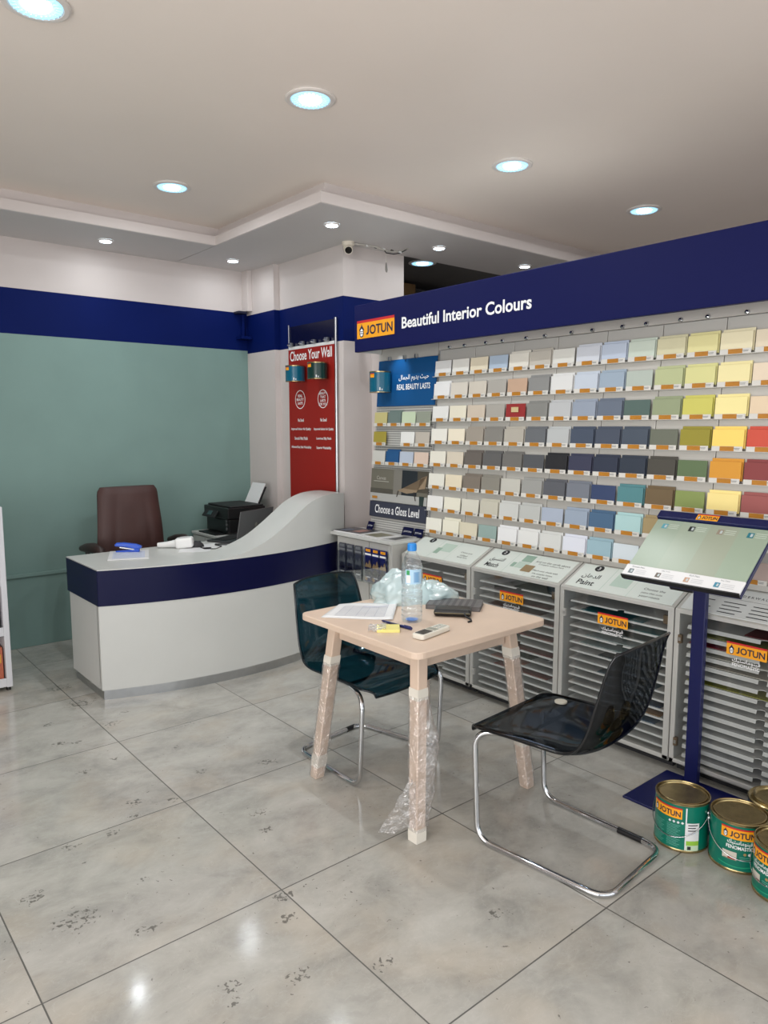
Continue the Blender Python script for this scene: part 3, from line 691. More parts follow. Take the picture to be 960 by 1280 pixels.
for k in range(5):
    y1, y0 = YD[k], YD[k + 1]
    lab = ['silver tray cabinet with Jotun door behind the water bottle, leftmost of the row', 'silver tray cabinet with the Match panel on top, right of the leftmost cabinet',
           'silver tray cabinet with the Paint panel on top, behind the smoked chair in front', 'silver tray cabinet with slanted empty trays behind the navy stand post',
           'silver tray cabinet at the far right end of the row'][k]
    t = thing('tray_cabinet', lab, 'cabinet', ((XFc + XBk) / 2, (y0 + y1) / 2, 0), 0, 'tray cabinets under the swatch wall')
    CABS.append(t)
    e = .003
    prof = lambda yy: [(XFc + .012, yy, .05), (XBB, yy, .05), (XBB, yy, .875), (XBk, yy, .875), (XFc + .012, yy, .78)]
    for yy in (y0 + e, y1 - e - .022):
        MB().prism(prof(yy), (0, .022, 0), alu_in).build('side_panel', t, bevel=.001)
    mb = MB(); mb.box((XBB - .012, y0 + .025, .05), (XBB, y1 - .025, .87), alu_in); mb.build('back_panel', t); mb = MB(); mb.box((XBk - .01, y0 + .003, .872), (XBB, y1 - .003, .886), alu_in); mb.build('rear_top', t)
    mb = MB(); mb.box((XFc + .012, y0 + .025, .05), (XBB - .012, y1 - .025, .072), alu); mb.build('bottom_panel', t)
    mb = MB(); mb.box((XFc + .07, y0 + .01, 0), (XBB - .02, y1 - .01, .05), dark_gap); mb.build('plinth', t)
    # sloped top with printed sheet
    mb = MB(); c = (sp_(y0, 0) + sp_(y1, 1)) / 2 - SN * .009
    mb.obox(c, SU * ((y1 - y0) / 2 - e), V3((.105, 0, .05)), SN * .009, alu); tp = mb.build('sloped_top', t, bevel=.002)
    mb = MB(); ps = (paper_green if k < 3 else paper_print)
    W = y1 - y0
    mb.obox((sp_(y0, .06, .0015) + sp_(y1, .94, .0015)) / 2, SU * (W / 2 - .022), V3((.105, 0, .05)) * .88, SN * .0015, ps)
    ym = (y0 + y1) / 2; A = lambda dx, s, d=.0036: sp_(y1 - .022 - dx, s, d)
    def R_(x0, x1, s0, s1, m, d=.0036): mb.face([A(x0, s0, d), A(x1, s0, d), A(x1, s1, d), A(x0, s1, d)], m)
    if k < 3:
        cc = A(.105, .83); mb.face([cc + SU * .026 * math.cos(a) + SV * .026 * math.sin(a) for a in [2 * PI * q / 20 for q in range(20)]], txt_black)
        mb.text(str(k + 1), cc + SN * .0006, SU, SV, txt_white, h=.026)
        if TITLES[k]:
            mb.text(TITLES[k][1], A(.10, .50), SU, SV, txt_black, h=.046, w=.105, bold=.012); mb.text(TITLES[k][2], A(.10, .26), SU, SV, txt_black, h=.042, w=.10, bold=.018)
        R_(.205, .208, .04, .96, pale_sage, .0032); R_(.36, .362, .04, .96, pale_sage, .0032)
        if k == 0: R_(.235, .345, .42, .80, pale_sage); R_(.215, .255, .28, .56, sage, .0039)
        if k == 1: R_(.262, .335, .60, .88, sage); R_(.222, .25, .33, .52, sage, .0039); R_(.255, .335, .32, .58, pale_sage, .0039); R_(.315, .385, .22, .50, brown_print, .0042)
        if k == 2: R_(.235, .335, .30, .76, pale_sage)
        lines = [('Finish with a', .42), ('topcoat for all', .32)]
        if k == 1: lines = [('Compare colours here', .60), ('and on the cards above', .70), ('Match your shade with', .34), ('the samples below', .22), ('on the wall', .12)]
        if k == 2: lines = [('Choose the', .42), ('paint that suits', .28), ('your room', .15)]
        if k == 0: lines = [('Choose your', .52), ('colour', .40), ('family here', .30)]
        for s, q in lines: mb.text(s, A(.475, q), SU, SV, txt_black, h=.017)
    else:
        if k == 3:
            mb.text('W O N D E R W A L L   L U X', A(.28, .74), SU, SV, txt_black, h=.016, w=.26)
        R_(.03, .57, .60, .608, txt_grey); R_(.425, .427, .05, .95, txt_grey)
        for q in range(4):
            for x0, x1 in ((.05, .12), (.16, .26), (.29, .40), (.45, .56)):
                R_(x0, x1 - .02 * (q % 2), .46 - .11 * q, .485 - .11 * q, txt_black)
    mb.build('printed_sheet', t)
    # door: frame, clear pane, sticker, hinges
    d = thing('dummy', '', '') if False else None
    fw = .030; zt, zb = .782, .055
    mb = MB()
    mb.box((XFc, y0 + e, zb), (XFc + .012, y0 + e + fw, zt), alu); mb.box((XFc, y1 - e - fw * .75, zb), (XFc + .012, y1 - e, zt), alu)
    mb.box((XFc, y0 + e, zt), (XFc + .012, y1 - e, .80), alu); mb.box((XFc, y0 + e, zb), (XFc + .012, y1 - e, zb + .02), alu)
    dr = mb.build('door', t, bevel=.002)
    MB().box((XFc + .003, y0 + fw, zb + .02), (XFc + .006, y1 - fw * .8, zt), glass_m).build('pane', dr)
    mb = MB(); yc = (y0 + y1) / 2 + (0.01 if k < 3 else -.01); wl = .172
    if k == 0: yc = 3.31
    if k == 1: yc = 2.655
    if k == 2: yc = 1.998
    if k == 3: yc = 1.338
    logo_into(mb, (XFc + .0015, yc, .672), SU, EZ, (-1, 0, 0), wl, .058); mb.build('logo_sticker', dr)
    mb = MB(); mb.text(arabic('فينوماستيك'), (XFc + .0015, yc, .622), SU, EZ, txt_white, h=.024, w=.12, bold=.01); mb.build('lettering', dr); mb = MB(); mb.text('FENOMASTIC', (XFc + .0015, yc, .602), SU, EZ, txt_white, h=.014, w=.118, bold=.015); mb.build('lettering', dr)
    for (yy, zz) in ((y1 - .035, .66), (y1 - .035, .16)):
        mb = MB(); mb.box((XFc - .004, yy - .005, zz - .02), (XFc + .014, yy + .012, zz + .02), hingem if k == 3 else alu); mb.box((XFc - .006, yy - .002, zz - .008), (XFc, yy + .008, zz + .008), steel); mb.build('hinge', dr)
    mb = MB(); mb.box((XFc + .013, y0 + .04, .712), (XFc + .03, y0 + .062, .752), hingem); mb.build('catch', dr)
    # trays
    n = 15
    for i in range(n):
        z = .725 - .0445 * i
        ya, yb = y1 - .055, y0 + .032
        ny = yb + .22 if k == 3 else ya - .30; nr = .018
        xf, xb = XFc + .026, XBB - .02; dz = .004 if k < 3 else .014
        pts = [(xb, ya, z + dz), (xf, ya, z)]
        for q in range(9):
            a = PI * q / 8; pts.append((xf + nr * math.sin(a), ny + nr * math.cos(a), z))
        pts += [(xf, yb, z), (xb, yb, z + dz)]
        mb = MB(); mb.prism(pts, (0, 0, .003), tray_grey)
        lipd = .004 if k < 3 else .014
        for (a, b) in ((ya, ny + nr), (ny - nr, yb)):
            mb.add([(xf, a, z + .003), (xf, b, z + .003), (xf - .006, b, z - lipd), (xf - .006, a, z - lipd)], [(0, 1, 2, 3)], tray_grey)
        mb.build('tray', t)
SH = mat
def sheet(k, i, rgb, nm, ya, yb, xin=.0):
    z = .725 - .0445 * i + .006 + (0 if k < 3 else .002)
    y1, y0 = YD[k] - .06, YD[k + 1] + .04
    Ya = y1 + (y0 - y1) * ya; Yb = y1 + (y0 - y1) * yb
    sl = .004 if k < 3 else .014
    xf, xb = XFc + .030 + xin, XBB - .06
    mb = MB(); mb.add([(xf, Ya, z), (xf, Yb, z), (xb, Yb, z + sl), (xb, Ya, z + sl)], [(0, 1, 2, 3)], mat('sheet ' + nm, rgb, .55, spec=.3))
    o = mb.build('colour_sheet', solid=.003)
    tag(recentre(o), '%s colour sheet on the %s tray of the %s cabinet' % (nm, ORD[i], ORDC[k]), 'colour sheet', 'colour sheets lying on the cabinet trays')
for k, i, rgb, nm, a, b in [(0, 0, (84, 84, 84), 'dark grey', .1, .9), (0, 2, (150, 140, 142), 'pinkish grey', .2, .95), (0, 3, (96, 90, 92), 'charcoal', .3, 1.0), (0, 5, (120, 120, 124), 'mid grey', .2, .9), (0, 7, (130, 60, 58), 'dull red', .5, 1.0), (0, 9, (140, 70, 64), 'brick', .5, 1.0),
                            (1, 0, (70, 78, 74), 'dark green grey', .45, .95), (1, 1, (150, 150, 152), 'cool grey', .05, .5), (1, 2, (98, 62, 62), 'dark maroon', .3, .9), (1, 3, (92, 66, 66), 'dusky plum', .1, .8), (1, 4, (150, 120, 116), 'rose brown', .4, 1.0),
                            (1, 6, (128, 84, 80), 'terracotta', .3, .95), (1, 8, (120, 70, 66), 'rust red', .3, .95), (1, 9, (66, 70, 66), 'slate green', .2, .7), (1, 10, (170, 128, 118), 'salmon grey', .15, .6), (1, 11, (132, 82, 76), 'dull brick', .2, .9), (1, 13, (96, 92, 92), 'smoke grey', .3, .8),
                            (2, 1, (20, 84, 92), 'deep teal', .1, .75), (2, 2, (34, 92, 96), 'petrol', .35, 1.0), (2, 3, (70, 84, 84), 'green grey', .3, .95), (2, 4, (146, 160, 162), 'pale blue grey', .15, .7), (2, 5, (130, 148, 150), 'mist blue', .1, .7), (2, 6, (62, 72, 74), 'dark slate', .3, .9),
                            (2, 8, (70, 92, 104), 'steel blue', .3, .9), (2, 10, (52, 70, 92), 'navy grey', .5, .95), (2, 11, (150, 120, 90), 'tan', .6, .95), (2, 12, (60, 88, 112), 'denim', .3, .9),
                            (3, 0, (92, 40, 44), 'wine', .45, .7), (3, 1, (124, 128, 72), 'olive green', .0, .95), (3, 2, (120, 24, 36), 'crimson', .0, 1.0), (3, 3, (176, 176, 166), 'pale putty', .0, 1.0), (3, 4, (160, 156, 146), 'stone', .0, 1.0), (3, 6, (134, 136, 50), 'mustard olive', .0, 1.0)]:
    sheet(k, i, rgb, nm, a, b)

# ------------------------------------------------------------------ brochure cabinet with magazines
bc = thing('brochure_cabinet', 'grey two-door cabinet with brochure racks, between the desk and the tray cabinets', 'cabinet', (3.23, 3.93, 0))
mb = MB(); mb.box((3.11, 3.635, .05), (3.385, 4.245, .862), alu); mb.build('body', bc, bevel=.003)
mb = MB(); mb.box((3.16, 3.65, 0), (3.37, 4.23, .05), dark_gap); mb.build('plinth', bc)
mb = MB(); mb.box((3.085, 3.615, .862), (3.39, 4.30, .884), white_lam); mb.build('countertop', bc, bevel=.003)
for (a, b) in ((4.235, 3.872), (3.862, 3.655)):
    mb = MB(); mb.box((3.100, b, .06), (3.112, a, .855), alu); o = mb.build('door', bc, bevel=.002)
    mb = MB(); yk = b + .03 if a > 4 else a - .06; mb.lathe((3.10, yk, .80), [(.006, 0), (.006, .004), (0, .005)], steel, 12, rot=Matrix(((0, 0, -1), (0, 1, 0), (1, 0, 0)))); mb.build('lock', o)
clear_pl = thin_glass('clear_acrylic', (.94, .96, .96, 1), fac=.06, blend=.3)
for (a, b, nm) in ((4.20, 3.915, 'left'), (3.89, 3.655, 'right')):
    mb = MB(); mb.box((3.066, b - .004, .575), (3.068, a + .004, .76), clear_pl); mb.box((3.066, b - .004, .572), (3.1, a + .004, .576), clear_pl)
    for q in range(4):
        y = b + (a - b) * q / 3; mb.box((3.067, y - .0015, .575), (3.1, y + .0015, .80), clear_pl)
    mb.build('brochure_rack', bc)
sky_print = mat('blue_brochure', (24, 32, 100), .35); gold_print = mat('gold_print', (196, 160, 110), .3); dark_print = mat('dark_brochure', (40, 42, 52), .3)
def brochure(y, w, cover, label, grp, cold):
    t = thing('brochure', label, 'brochure', (3.083, y, .58), 0, grp)
    mb = MB(); mb.box((3.080, y - w / 2, .58), (3.09, y + w / 2, .815), cover); mb.build('booklet', t)
    mb = MB(); X = 3.0792
    F = lambda u, z: V3((X, y - u * w, z))
    mb.face([F(-.36, .790), F(.36, .790), F(.36, .808), F(-.36, .808)], orange if not cold else txt_grey); mb.text('JOTUN', F(.03, .797), SU, EZ, txt_navy, h=.011, w=w * .5)
    mb.face([F(-.48, .765), F(.48, .765), F(.48, .778), F(-.48, .778)], txt_white if not cold else txt_grey)
    mb.face([F(-.48, .69), F(-.25, .715), F(0, .70), F(.2, .735), F(.48, .70), F(.48, .68), F(-.48, .68)], gold_print if not cold else txt_grey)
    mb.face([F(-.48, .65), F(-.1, .685), F(.48, .655), F(.48, .62), F(-.48, .62)], dark_print)
    mb.text('LADY', F(0, .64), SU, EZ, txt_white, h=.02, w=w * .7) if False else mb.face([F(-.35, .632), F(.35, .632), F(.35, .648), F(-.35, .648)], txt_white)
    mb.face([F(-.3, .608), F(.3, .608), F(.3, .616), F(-.3, .616)], txt_white); mb.face([F(-.48, .59), F(-.2, .585), F(-.05, .60), F(-.48, .618)], gold_print if not cold else txt_grey)
    mb.build('cover_print', t)
for q, y in enumerate((3.852, 3.772, 3.692)): brochure(y, .070, sky_print, 'dark blue brochure, %s from the left in the right-hand rack' % ORD[q], 'blue brochures in the right rack', False)
grey_broch = mat('grey_brochure', (74, 76, 86), .3)
for q, y in enumerate((4.150, 4.060, 3.965)): brochure(y, .072, grey_broch, 'dark grey brochure, %s from the left in the rack beside the desk' % ORD[q], 'grey brochures in the left rack', True)
def flat_mag(nm, label, cx, cy, w, d, z, rz, h, m_cover, extra=None):
    t = thing(nm, label, 'magazine', (cx, cy, z), rz)
    mb = MB(); mb.box((-w / 2 + .002, -d / 2 + .002, .0005), (w / 2 - .002, d / 2 - .002, h - .001), white_print); mb.build('pages', t, local=True)
    mb = MB(); mb.box((-w / 2, -d / 2, h - .001), (w / 2, d / 2, h + .0008), m_cover)
    if extra: extra(mb, h + .0015)
    mb.build('cover', t, local=True); return t
flat_mag('magazine', 'dark magazine lying on the left of the brochure cabinet against the panel', 3.20, 4.135, .20, .29, .8845, .06, .012, mat('dark_magazine_cover', (58, 58, 66), .25),
         lambda mb, z: (mb.face([(-.06, -.10, z), (.05, -.10, z), (.05, -.02, z), (-.06, -.02, z)], mat('rose_print', (160, 110, 100), .3)), mb.face([(-.08, .03, z), (.02, .03, z), (.02, .1, z), (-.08, .1, z)], mat('blue_grey_print', (90, 100, 120), .3))))
flat_mag('magazine', 'pale open catalogue with an olive picture in the middle of the brochure cabinet', 3.19, 3.85, .20, .26, .8845, -.05, .008, white_print,
         lambda mb, z: mb.face([(-.075, -.06, z), (.075, -.07, z), (.075, .09, z), (-.075, .09, z)], mat('olive_picture', (126, 122, 96), .3)))
flat_mag('magazine', 'grey leaflet with dark pictures at the right end of the brochure cabinet', 3.225, 3.69, .22, .12, .8845, .12, .006, mat('grey_leaflet', (170, 170, 168), .3),
         lambda mb, z: mb.face([(-.09, -.045, z), (.06, -.045, z), (.06, .02, z), (-.09, .02, z)], mat('dark_leaflet_print', (76, 78, 80), .3)))
for (y, w, lb) in ((4.17, .07, 'navy clip-on tag at the left foot of the perforated panel'), (3.755, .11, 'navy clip-on tag at the foot of the perforated panel, middle'), (3.645, .09, 'navy clip-on tag at the foot of the perforated panel, right end')):
    t = thing('shelf_tag', lb, 'shelf tag', (3.355, y, .884), 0, 'navy tags at the foot of the perforated panel')
    mb = MB(); mb.obox((3.358, y, .915), (.012, 0, .028), (0, w / 2, 0), (.001, 0, -.0005), navy_gloss); mb.build('card', t)
    mb = MB(); mb.text('JOTUN', (3.3545, y, .913), (0, -1, 0), V3((.4, 0, .92)).normalized(), txt_white, h=.014, w=w * .7); mb.build('lettering', t)
    mb = MB(); mb.box((3.345, y - w / 2, .8845), (3.372, y + w / 2, .888), black_plastic); mb.build('foot', t)

# ------------------------------------------------------------------ reception desk
FC = (0.2243, -1.0294, 5.3419)
yf = lambda x: FC[0] * x * x + FC[1] * x + FC[2]
PROF = [(2.05, .80), (2.2, .81), (2.332, .838), (2.475, .889), (2.6, .957), (2.716, 1.028), (2.841, 1.10), (2.994, 1.144), (3.15, 1.152), (3.262, 1.146)]
def zprof(x):
    if x <= PROF[0][0]: return .80
    for i in range(len(PROF) - 1):
        (a, za), (b, zb) = PROF[i], PROF[i + 1]
        if a <= x <= b:
            m0 = (zb - (PROF[i - 1][1] if i else .80)) / (b - (PROF[i - 1][0] if i else a - .15)); m1 = ((PROF[i + 2][1] if i + 2 < len(PROF) else zb) - za) / ((PROF[i + 2][0] if i + 2 < len(PROF) else b) - a + 1e-9)
            h = b - a; u = (x - a) / h
            return (2 * u**3 - 3 * u**2 + 1) * za + (u**3 - 2 * u**2 + u) * h * m0 + (-2 * u**3 + 3 * u**2) * zb + (u**3 - u**2) * h * m1
    return PROF[-1][1]
dk = thing('reception_desk', 'curved pale grey reception desk with a navy band and wave-shaped raised end', 'desk', (2.3, 4.5, 0))
xs = [1.41 + (3.262 - 1.41) * i / 56 for i in range(57)]
YBK = 4.93
def curved_slab(mb, z0, z1, out, depth, m, x0=1.41, x1=3.262):
    X = [x0 + (x1 - x0) * i / 56 for i in range(57)]
    poly = [(x, yf(x) - out, z0) for x in X] + [(x, yf(x) - out + depth, z0) for x in reversed(X)]
    n = len(X)
    vs = [(x, yf(x) - out, z0) for x in X] + [(x, yf(x) - out + depth, z0) for x in X] + [(x, yf(x) - out, z1) for x in X] + [(x, yf(x) - out + depth, z1) for x in X]
    fs = []
    for i in range(n - 1):
        fs += [(i, i + 1, 2 * n + i + 1, 2 * n + i), (n + i + 1, n + i, 3 * n + i, 3 * n + i + 1), (i + 1, i, n + i, n + i + 1), (2 * n + i, 2 * n + i + 1, 3 * n + i + 1, 3 * n + i)]
    fs += [(0, 2 * n, 3 * n, n), (n - 1, 2 * n - 1, 4 * n - 1, 3 * n - 1)]
    mb.add(vs, fs, m)
mb = MB(); curved_slab(mb, .06, .58, 0, .03, white_lam); mb.box((1.41, 4.36, .06), (1.44, 4.885, .58), white_lam); mb.build('front_panel', dk)
mb = MB(); curved_slab(mb, .58, .796, .003, .03, navy_gloss); mb.box((1.407, 4.335, .58), (1.44, 4.92, .796), navy_gloss); mb.build('navy_band', dk)
mb = MB(); curved_slab(mb, 0, .06, -.006, .02, steel, 1.42, 3.26); mb.box((1.42, 4.36, 0), (1.435, 4.87, .06), steel); mb.build('kick_plate', dk)
mb = MB()
n = len(xs)
vs = [(x, yf(x) - .004, .796) for x in xs] + [(x, YBK, .796) for x in xs] + [(x, yf(x) - .004, .802) for x in xs] + [(x, YBK, .802) for x in xs]
fs_ = []
for i in range(n - 1): fs_ += [(i, i + 1, 2 * n + i + 1, 2 * n + i), (n + i + 1, n + i, 3 * n + i, 3 * n + i + 1), (i + 1, i, n + i, n + i + 1), (2 * n + i, 2 * n + i + 1, 3 * n + i + 1, 3 * n + i)]
fs_ += [(0, 2 * n, 3 * n, n), (n - 1, 2 * n - 1, 4 * n - 1, 3 * n - 1)]
mb.add(vs, fs_, white_lam); mb.box((1.412, 4.34, .797), (1.44, YBK, .8015), white_lam); mb.build('worktop', dk)
mb = MB()
hx = [2.02 + (3.262 - 2.02) * i / 60 for i in range(61)]; n = len(hx)
TH = .30
vs = [(x, yf(x) - .002, .800) for x in hx] + [(x, yf(x) + TH, .800) for x in hx] + [(x, yf(x) - .002, zprof(x) + .003) for x in hx] + [(x, yf(x) + TH, zprof(x) + .003) for x in hx]
mb.add(vs, [(i, i + 1, 2 * n + i + 1, 2 * n + i) for i in range(n - 1)], white_lam, True)
mb.add(vs, [(n + i + 1, n + i, 3 * n + i, 3 * n + i + 1) for i in range(n - 1)], white_lam, True)
mb.add(vs, [(2 * n + i, 2 * n + i + 1, 3 * n + i + 1, 3 * n + i) for i in range(n - 1)] , white_lam, True)
mb.add(vs, [(n - 1, 2 * n - 1, 4 * n - 1, 3 * n - 1)], white_lam)
mb.build('raised_end', dk)
mb = MB(); mb.box((1.44, YBK - .03, .02), (1.47, YBK - .01, .796), white_lam); mb.box((3.22, 4.40, .02), (3.26, YBK, .796), white_lam); mb.build('side_support', dk)

# things on the desk
t = thing('paper_pad', 'white paper pad under the blue stapler on the left of the desk', 'paper pad', (1.74, 4.70, .803), math.radians(-22))
mb = MB(); mb.box((-.125, -.17, 0), (.125, .17, .006), white_print); mb.build('sheets', t, local=True, bevel=.001)
mb = MB(); mb.box((-.10, -.14, .0062), (.10, .12, .0066), mat('faint_blue_print', (206, 212, 228), .5))
for q in range(6): mb.box((-.09, -.12 + .04 * q, .0067), (.08, -.118 + .04 * q, .007), txt_grey)
mb.build('printed_lines', t, local=True)
blue_pl = mat('blue_stapler_plastic', (34, 84, 196), .3)
t = thing('stapler', 'bright blue stapler lying on the white paper pad', 'stapler', (1.775, 4.80, .810), math.radians(-36))
K_ = .74
sc_ = lambda P: [tuple(K_ * q for q in p) for p in P]
mb = MB(); mb.prism(sc_([(-.11, -.020, 0), (.10, -.020, 0), (.10, -.020, .014), (.03, -.020, .020), (-.11, -.020, .010)]), (0, .040 * K_, 0), blue_pl); mb.build('base', t, local=True, bevel=.003)
mb = MB(); mb.prism(sc_([(-.115, -.022, .052), (-.04, -.022, .048), (.06, -.022, .026), (.115, -.022, .030), (.120, -.022, .052), (.07, -.022, .072), (-.04, -.022, .086), (-.10, -.022, .084), (-.118, -.022, .070)]), (0, .044 * K_, 0), blue_pl); mb.build('top_arm', t, local=True, bevel=.006)
mb = MB(); mb.obox((0, 0, .030 * K_), (.075 * K_, 0, -.012 * K_), (0, .008, 0), (0, 0, .004), steel); mb.build('staple_rail', t, local=True)
mb = MB(); mb.box((.055 * K_, -.014, .010 * K_), (.10 * K_, .014, .034 * K_), blue_pl); mb.build('hinge_block', t, local=True, bevel=.003)
# barcode scanner: a white head box and a handle lying on the desk
t = thing('barcode_scanner', 'white handheld barcode scanner lying on the desk', 'scanner', (2.105, 4.775, .803), math.radians(-34))
mb = MB(); mb.obox((.055, 0, .038), (.060, 0, .006), (0, .045, 0), (-.004, 0, .036), white_plastic); mb.build('head', t, local=True, bevel=.016, seg=3)
mb = MB(); mb.tube([(.01, 0, .032), (-.06, .01, .024), (-.13, .02, .018)], [.030, .022, .018], white_plastic, 14); mb.build('handle', t, local=True)
mb = MB(); mb.obox((.050, 0, .0765), (.03, 0, .003), (0, .025, 0), (0, 0, .0008), mat('pale_label', (206, 206, 206), .4)); mb.build('sticker', t, local=True)
t = thing('computer_mouse', 'black object beside the white scanner on the desk, like a mouse', 'computer mouse', (2.225, 4.735, .803), math.radians(-30))
def mouse_fn(u, v):
    th = 2 * PI * u; ph = (PI / 2) * min(v, .999)
    return V3((.062 * math.cos(th) * math.cos(ph), .036 * math.sin(th) * math.cos(ph), .001 + .042 * math.sin(ph)))
mb = MB(); mb.grid(mouse_fn, 24, 8, black_matte, True, True); mb.build('shell', t, local=True)
mb = MB(); mb.box((.02, -.004, .036), (.04, .004, .042), mat('rubber_grey', (60, 60, 62), .7)); mb.build('wheel', t, local=True)
for (x, y, rz, lb) in ((2.17, 4.62, -.5, 'white loose sheet partly under the black mouse on the desk'), (2.34, 4.70, .3, 'white sheet on the desk just left of the laptop, under the black cable')):
    o = MB().box((-.105, -.09, 0), (.105, .09, .0012), white_print).build('paper_sheet'); o.location = (x, y, .8022); o.rotation_euler = (0, 0, rz); tag(o, lb, 'paper', 'loose papers on the desk')
mb = MB(); mb.tube([(2.27, 4.82, .806), (2.24, 4.70, .807), (2.23, 4.60, .807), (2.29, 4.545, .807), (2.37, 4.62, .807), (2.36, 4.70, .808), (2.42, 4.66, .807), (2.47, 4.60, .807), (2.52, 4.63, .807), (2.44, 4.70, .808), (2.38, 4.74, .807)], .0032, black_plastic, 6)
tag(recentre(mb.build('cable')), 'thin black cable curling over the papers on the desk', 'cable')
lt = thing('laptop', 'dark grey laptop open behind the wave of the desk, lid back towards the camera', 'laptop', (2.50, 4.63, .8035), math.atan2(.16, .372))
lap = mat('laptop_grey', (104, 105, 106), .32, metal=.4, var=.06, scale=5)
mb = MB(); mb.box((0, 0.01, 0), (.40, .28, .016), mat('laptop_dark', (52, 53, 56), .35)); mb.build('base', lt, local=True, bevel=.004)
mb = MB(); mb.box((.02, .12, .0162), (.38, .25, .0185), black_plastic)
for r in range(5):
    for c in range(14): mb.box((.026 + c * .025, .126 + r * .024, .0185), (.047 + c * .025, .146 + r * .024, .020), black_matte)
mb.build('keyboard', lt, local=True)
mb = MB(); mb.obox((.20, -.012, .125), (.20, 0, 0), (0, -.022, .112), (0, .003, .0006), lap); ld = mb.build('lid', lt, local=True, bevel=.003)
mb = MB(); c = V3((.20, -.0165, .125)); mb.face([c + V3((.014 * math.cos(a), -.003 - .0031 * math.sin(a) * .9, .016 * math.sin(a))) for a in [2 * PI * q / 18 for q in range(18)]], mat('pale_badge', (150, 152, 140), .3, metal=.6)); mb.build('badge', ld, local=True)
mb = MB(); mb.obox((.20, -.0085, .127), (.188, 0, 0), (0, -.020, .102), (0, .0006, .0001), mat('laptop_screen', (12, 14, 18), .12)); mb.build('screen', ld, local=True)
# printer cabinet and printer
pc = thing('side_cabinet', 'low pale cabinet carrying the printer behind the desk', 'cabinet', (2.95, 5.52, 0))
mb = MB(); mb.box((2.70, 5.29, .03), (3.25, 5.76, .742), white_lam); mb.build('body', pc, bevel=.004)
mb = MB(); mb.box((2.68, 5.27, .742), (3.265, 5.765, .765), white_lam); mb.build('top', pc, bevel=.004)
for y0_, y1_ in ((5.30, 5.52), (5.53, 5.75)):
    mb = MB(); mb.box((2.686, y0_, .05), (2.70, y1_, .735), white_lam); o = mb.build('door', pc, bevel=.002)
    mb = MB(); mb.box((2.672, 5.50 if y0_ < 5.4 else 5.54, .45), (2.686, 5.51 if y0_ < 5.4 else 5.55, .58), steel); mb.build('handle', o)
pr = thing('printer', 'black office printer on the low cabinet behind the desk', 'printer', (2.94, 5.49, .765), -PI / 2)
pl_ = dict(local=True)
mb = MB(); mb.box((-.20, -.155, .008), (.20, .17, .13), black_plastic); mb.build('body', pr, bevel=.012, **pl_)
mb = MB(); mb.box((-.212, -.17, .13), (.212, .18, .222), black_plastic); mb.box((-.20, -.14, .222), (.20, .17, .236), black_matte); mb.build('scanner_lid', pr, bevel=.010, **pl_)
mb = MB(); mb.obox((-.06, -.185, .165), (.11, 0, 0), (0, -.024, -.030), (0, .004, -.003), black_matte); mb.obox((-.06, -.192, .168), (.035, 0, 0), (0, -.013, -.016), (0, -.001, .001), mat('dim_display', (50, 76, 78), .2)); mb.build('control_panel', pr, bevel=.003, **pl_)
for z in (.115, .085, .050):
    mb = MB(); mb.lathe((.165, -.156, z), [(.012, 0), (.012, .005), (0, .006)], mat('grey_button', (90, 90, 92), .4), 14, rot=Matrix(((1, 0, 0), (0, 0, -1), (0, 1, 0)))); mb.build('button', pr, **pl_)
mb = MB(); mb.box((-.16, -.25, .0), (.14, -.15, .012), black_plastic); mb.build('paper_tray', pr, bevel=.003, **pl_)
mb = MB(); mb.obox((0, .205, .285), (.12, 0, 0), (0, .042, .085), (0, .003, -.0015), black_plastic); mb.build('feeder_plate', pr, **pl_)
t = thing('paper_stack', 'white paper sheets standing in the feeder at the back of the printer', 'paper', (3.145, 5.49, 1.01))
mb = MB(); mb.obox((3.142, 5.49, 1.068), (0, .105, 0), (.046, 0, .094), (.003, 0, -.0015), white_print); mb.build('sheets', t)

# ------------------------------------------------------------------ desk chair
leather = mat('brown_leather', (66, 40, 36), .55, var=.10, scale=7, bump=.25)
oc = thing('office_chair', 'brown padded office chair with a tall back behind the desk', 'office chair', (2.0, 5.25, 0))
def back_pad(front):
    def fn(u, v):
        z = .50 + .70 * v; hw = (.27 - .045 * v)
        if v > .93: hw *= math.sqrt(max(0.0, 1 - ((v - .93) / .07) ** 2 * .18))
        x = (2 * u - 1) * hw; ed = 1 - abs(2 * u - 1) ** 6
        y = 5.36 + .06 * v - .05 * math.sin(PI * v) * .5
        k = (.045 * ed * (1 - .5 * (v > .97))) + .012 * noise.noise(V3((x * 6, z * 5, 3)))
        sag = .012 * math.exp(-((abs(x) - .10 - .06 * (1 - v)) / .02) ** 2) * (1 - v)
        return V3((2.005 + x + .012 * v, y - k + sag if front else y + .035 * ed + .01, z))
    return fn
mb = MB(); mb.grid(back_pad(True), 28, 24, leather); mb.grid(back_pad(False), 28, 24, leather)
F_, B_ = back_pad(True), back_pad(False)
for (u0, n_) in ((0, 24), (1, 24)): mb.grid(lambda a, b, u0=u0: F_(u0, b) * (1 - a) + B_(u0, b) * a, 1, 24, leather)
mb.grid(lambda a, b: F_(b, 1) * (1 - a) + B_(b, 1) * a, 1, 28, leather); mb.grid(lambda a, b: F_(b, 0) * (1 - a) + B_(b, 0) * a, 1, 28, leather)
mb.build('backrest', oc)
mb = MB(); mb.box((1.74, 4.985, .43), (2.26, 5.40, .53), leather); mb.build('seat', oc, bevel=.035, seg=4)
armm = mat('dark_brown_arm', (44, 28, 25), .45)
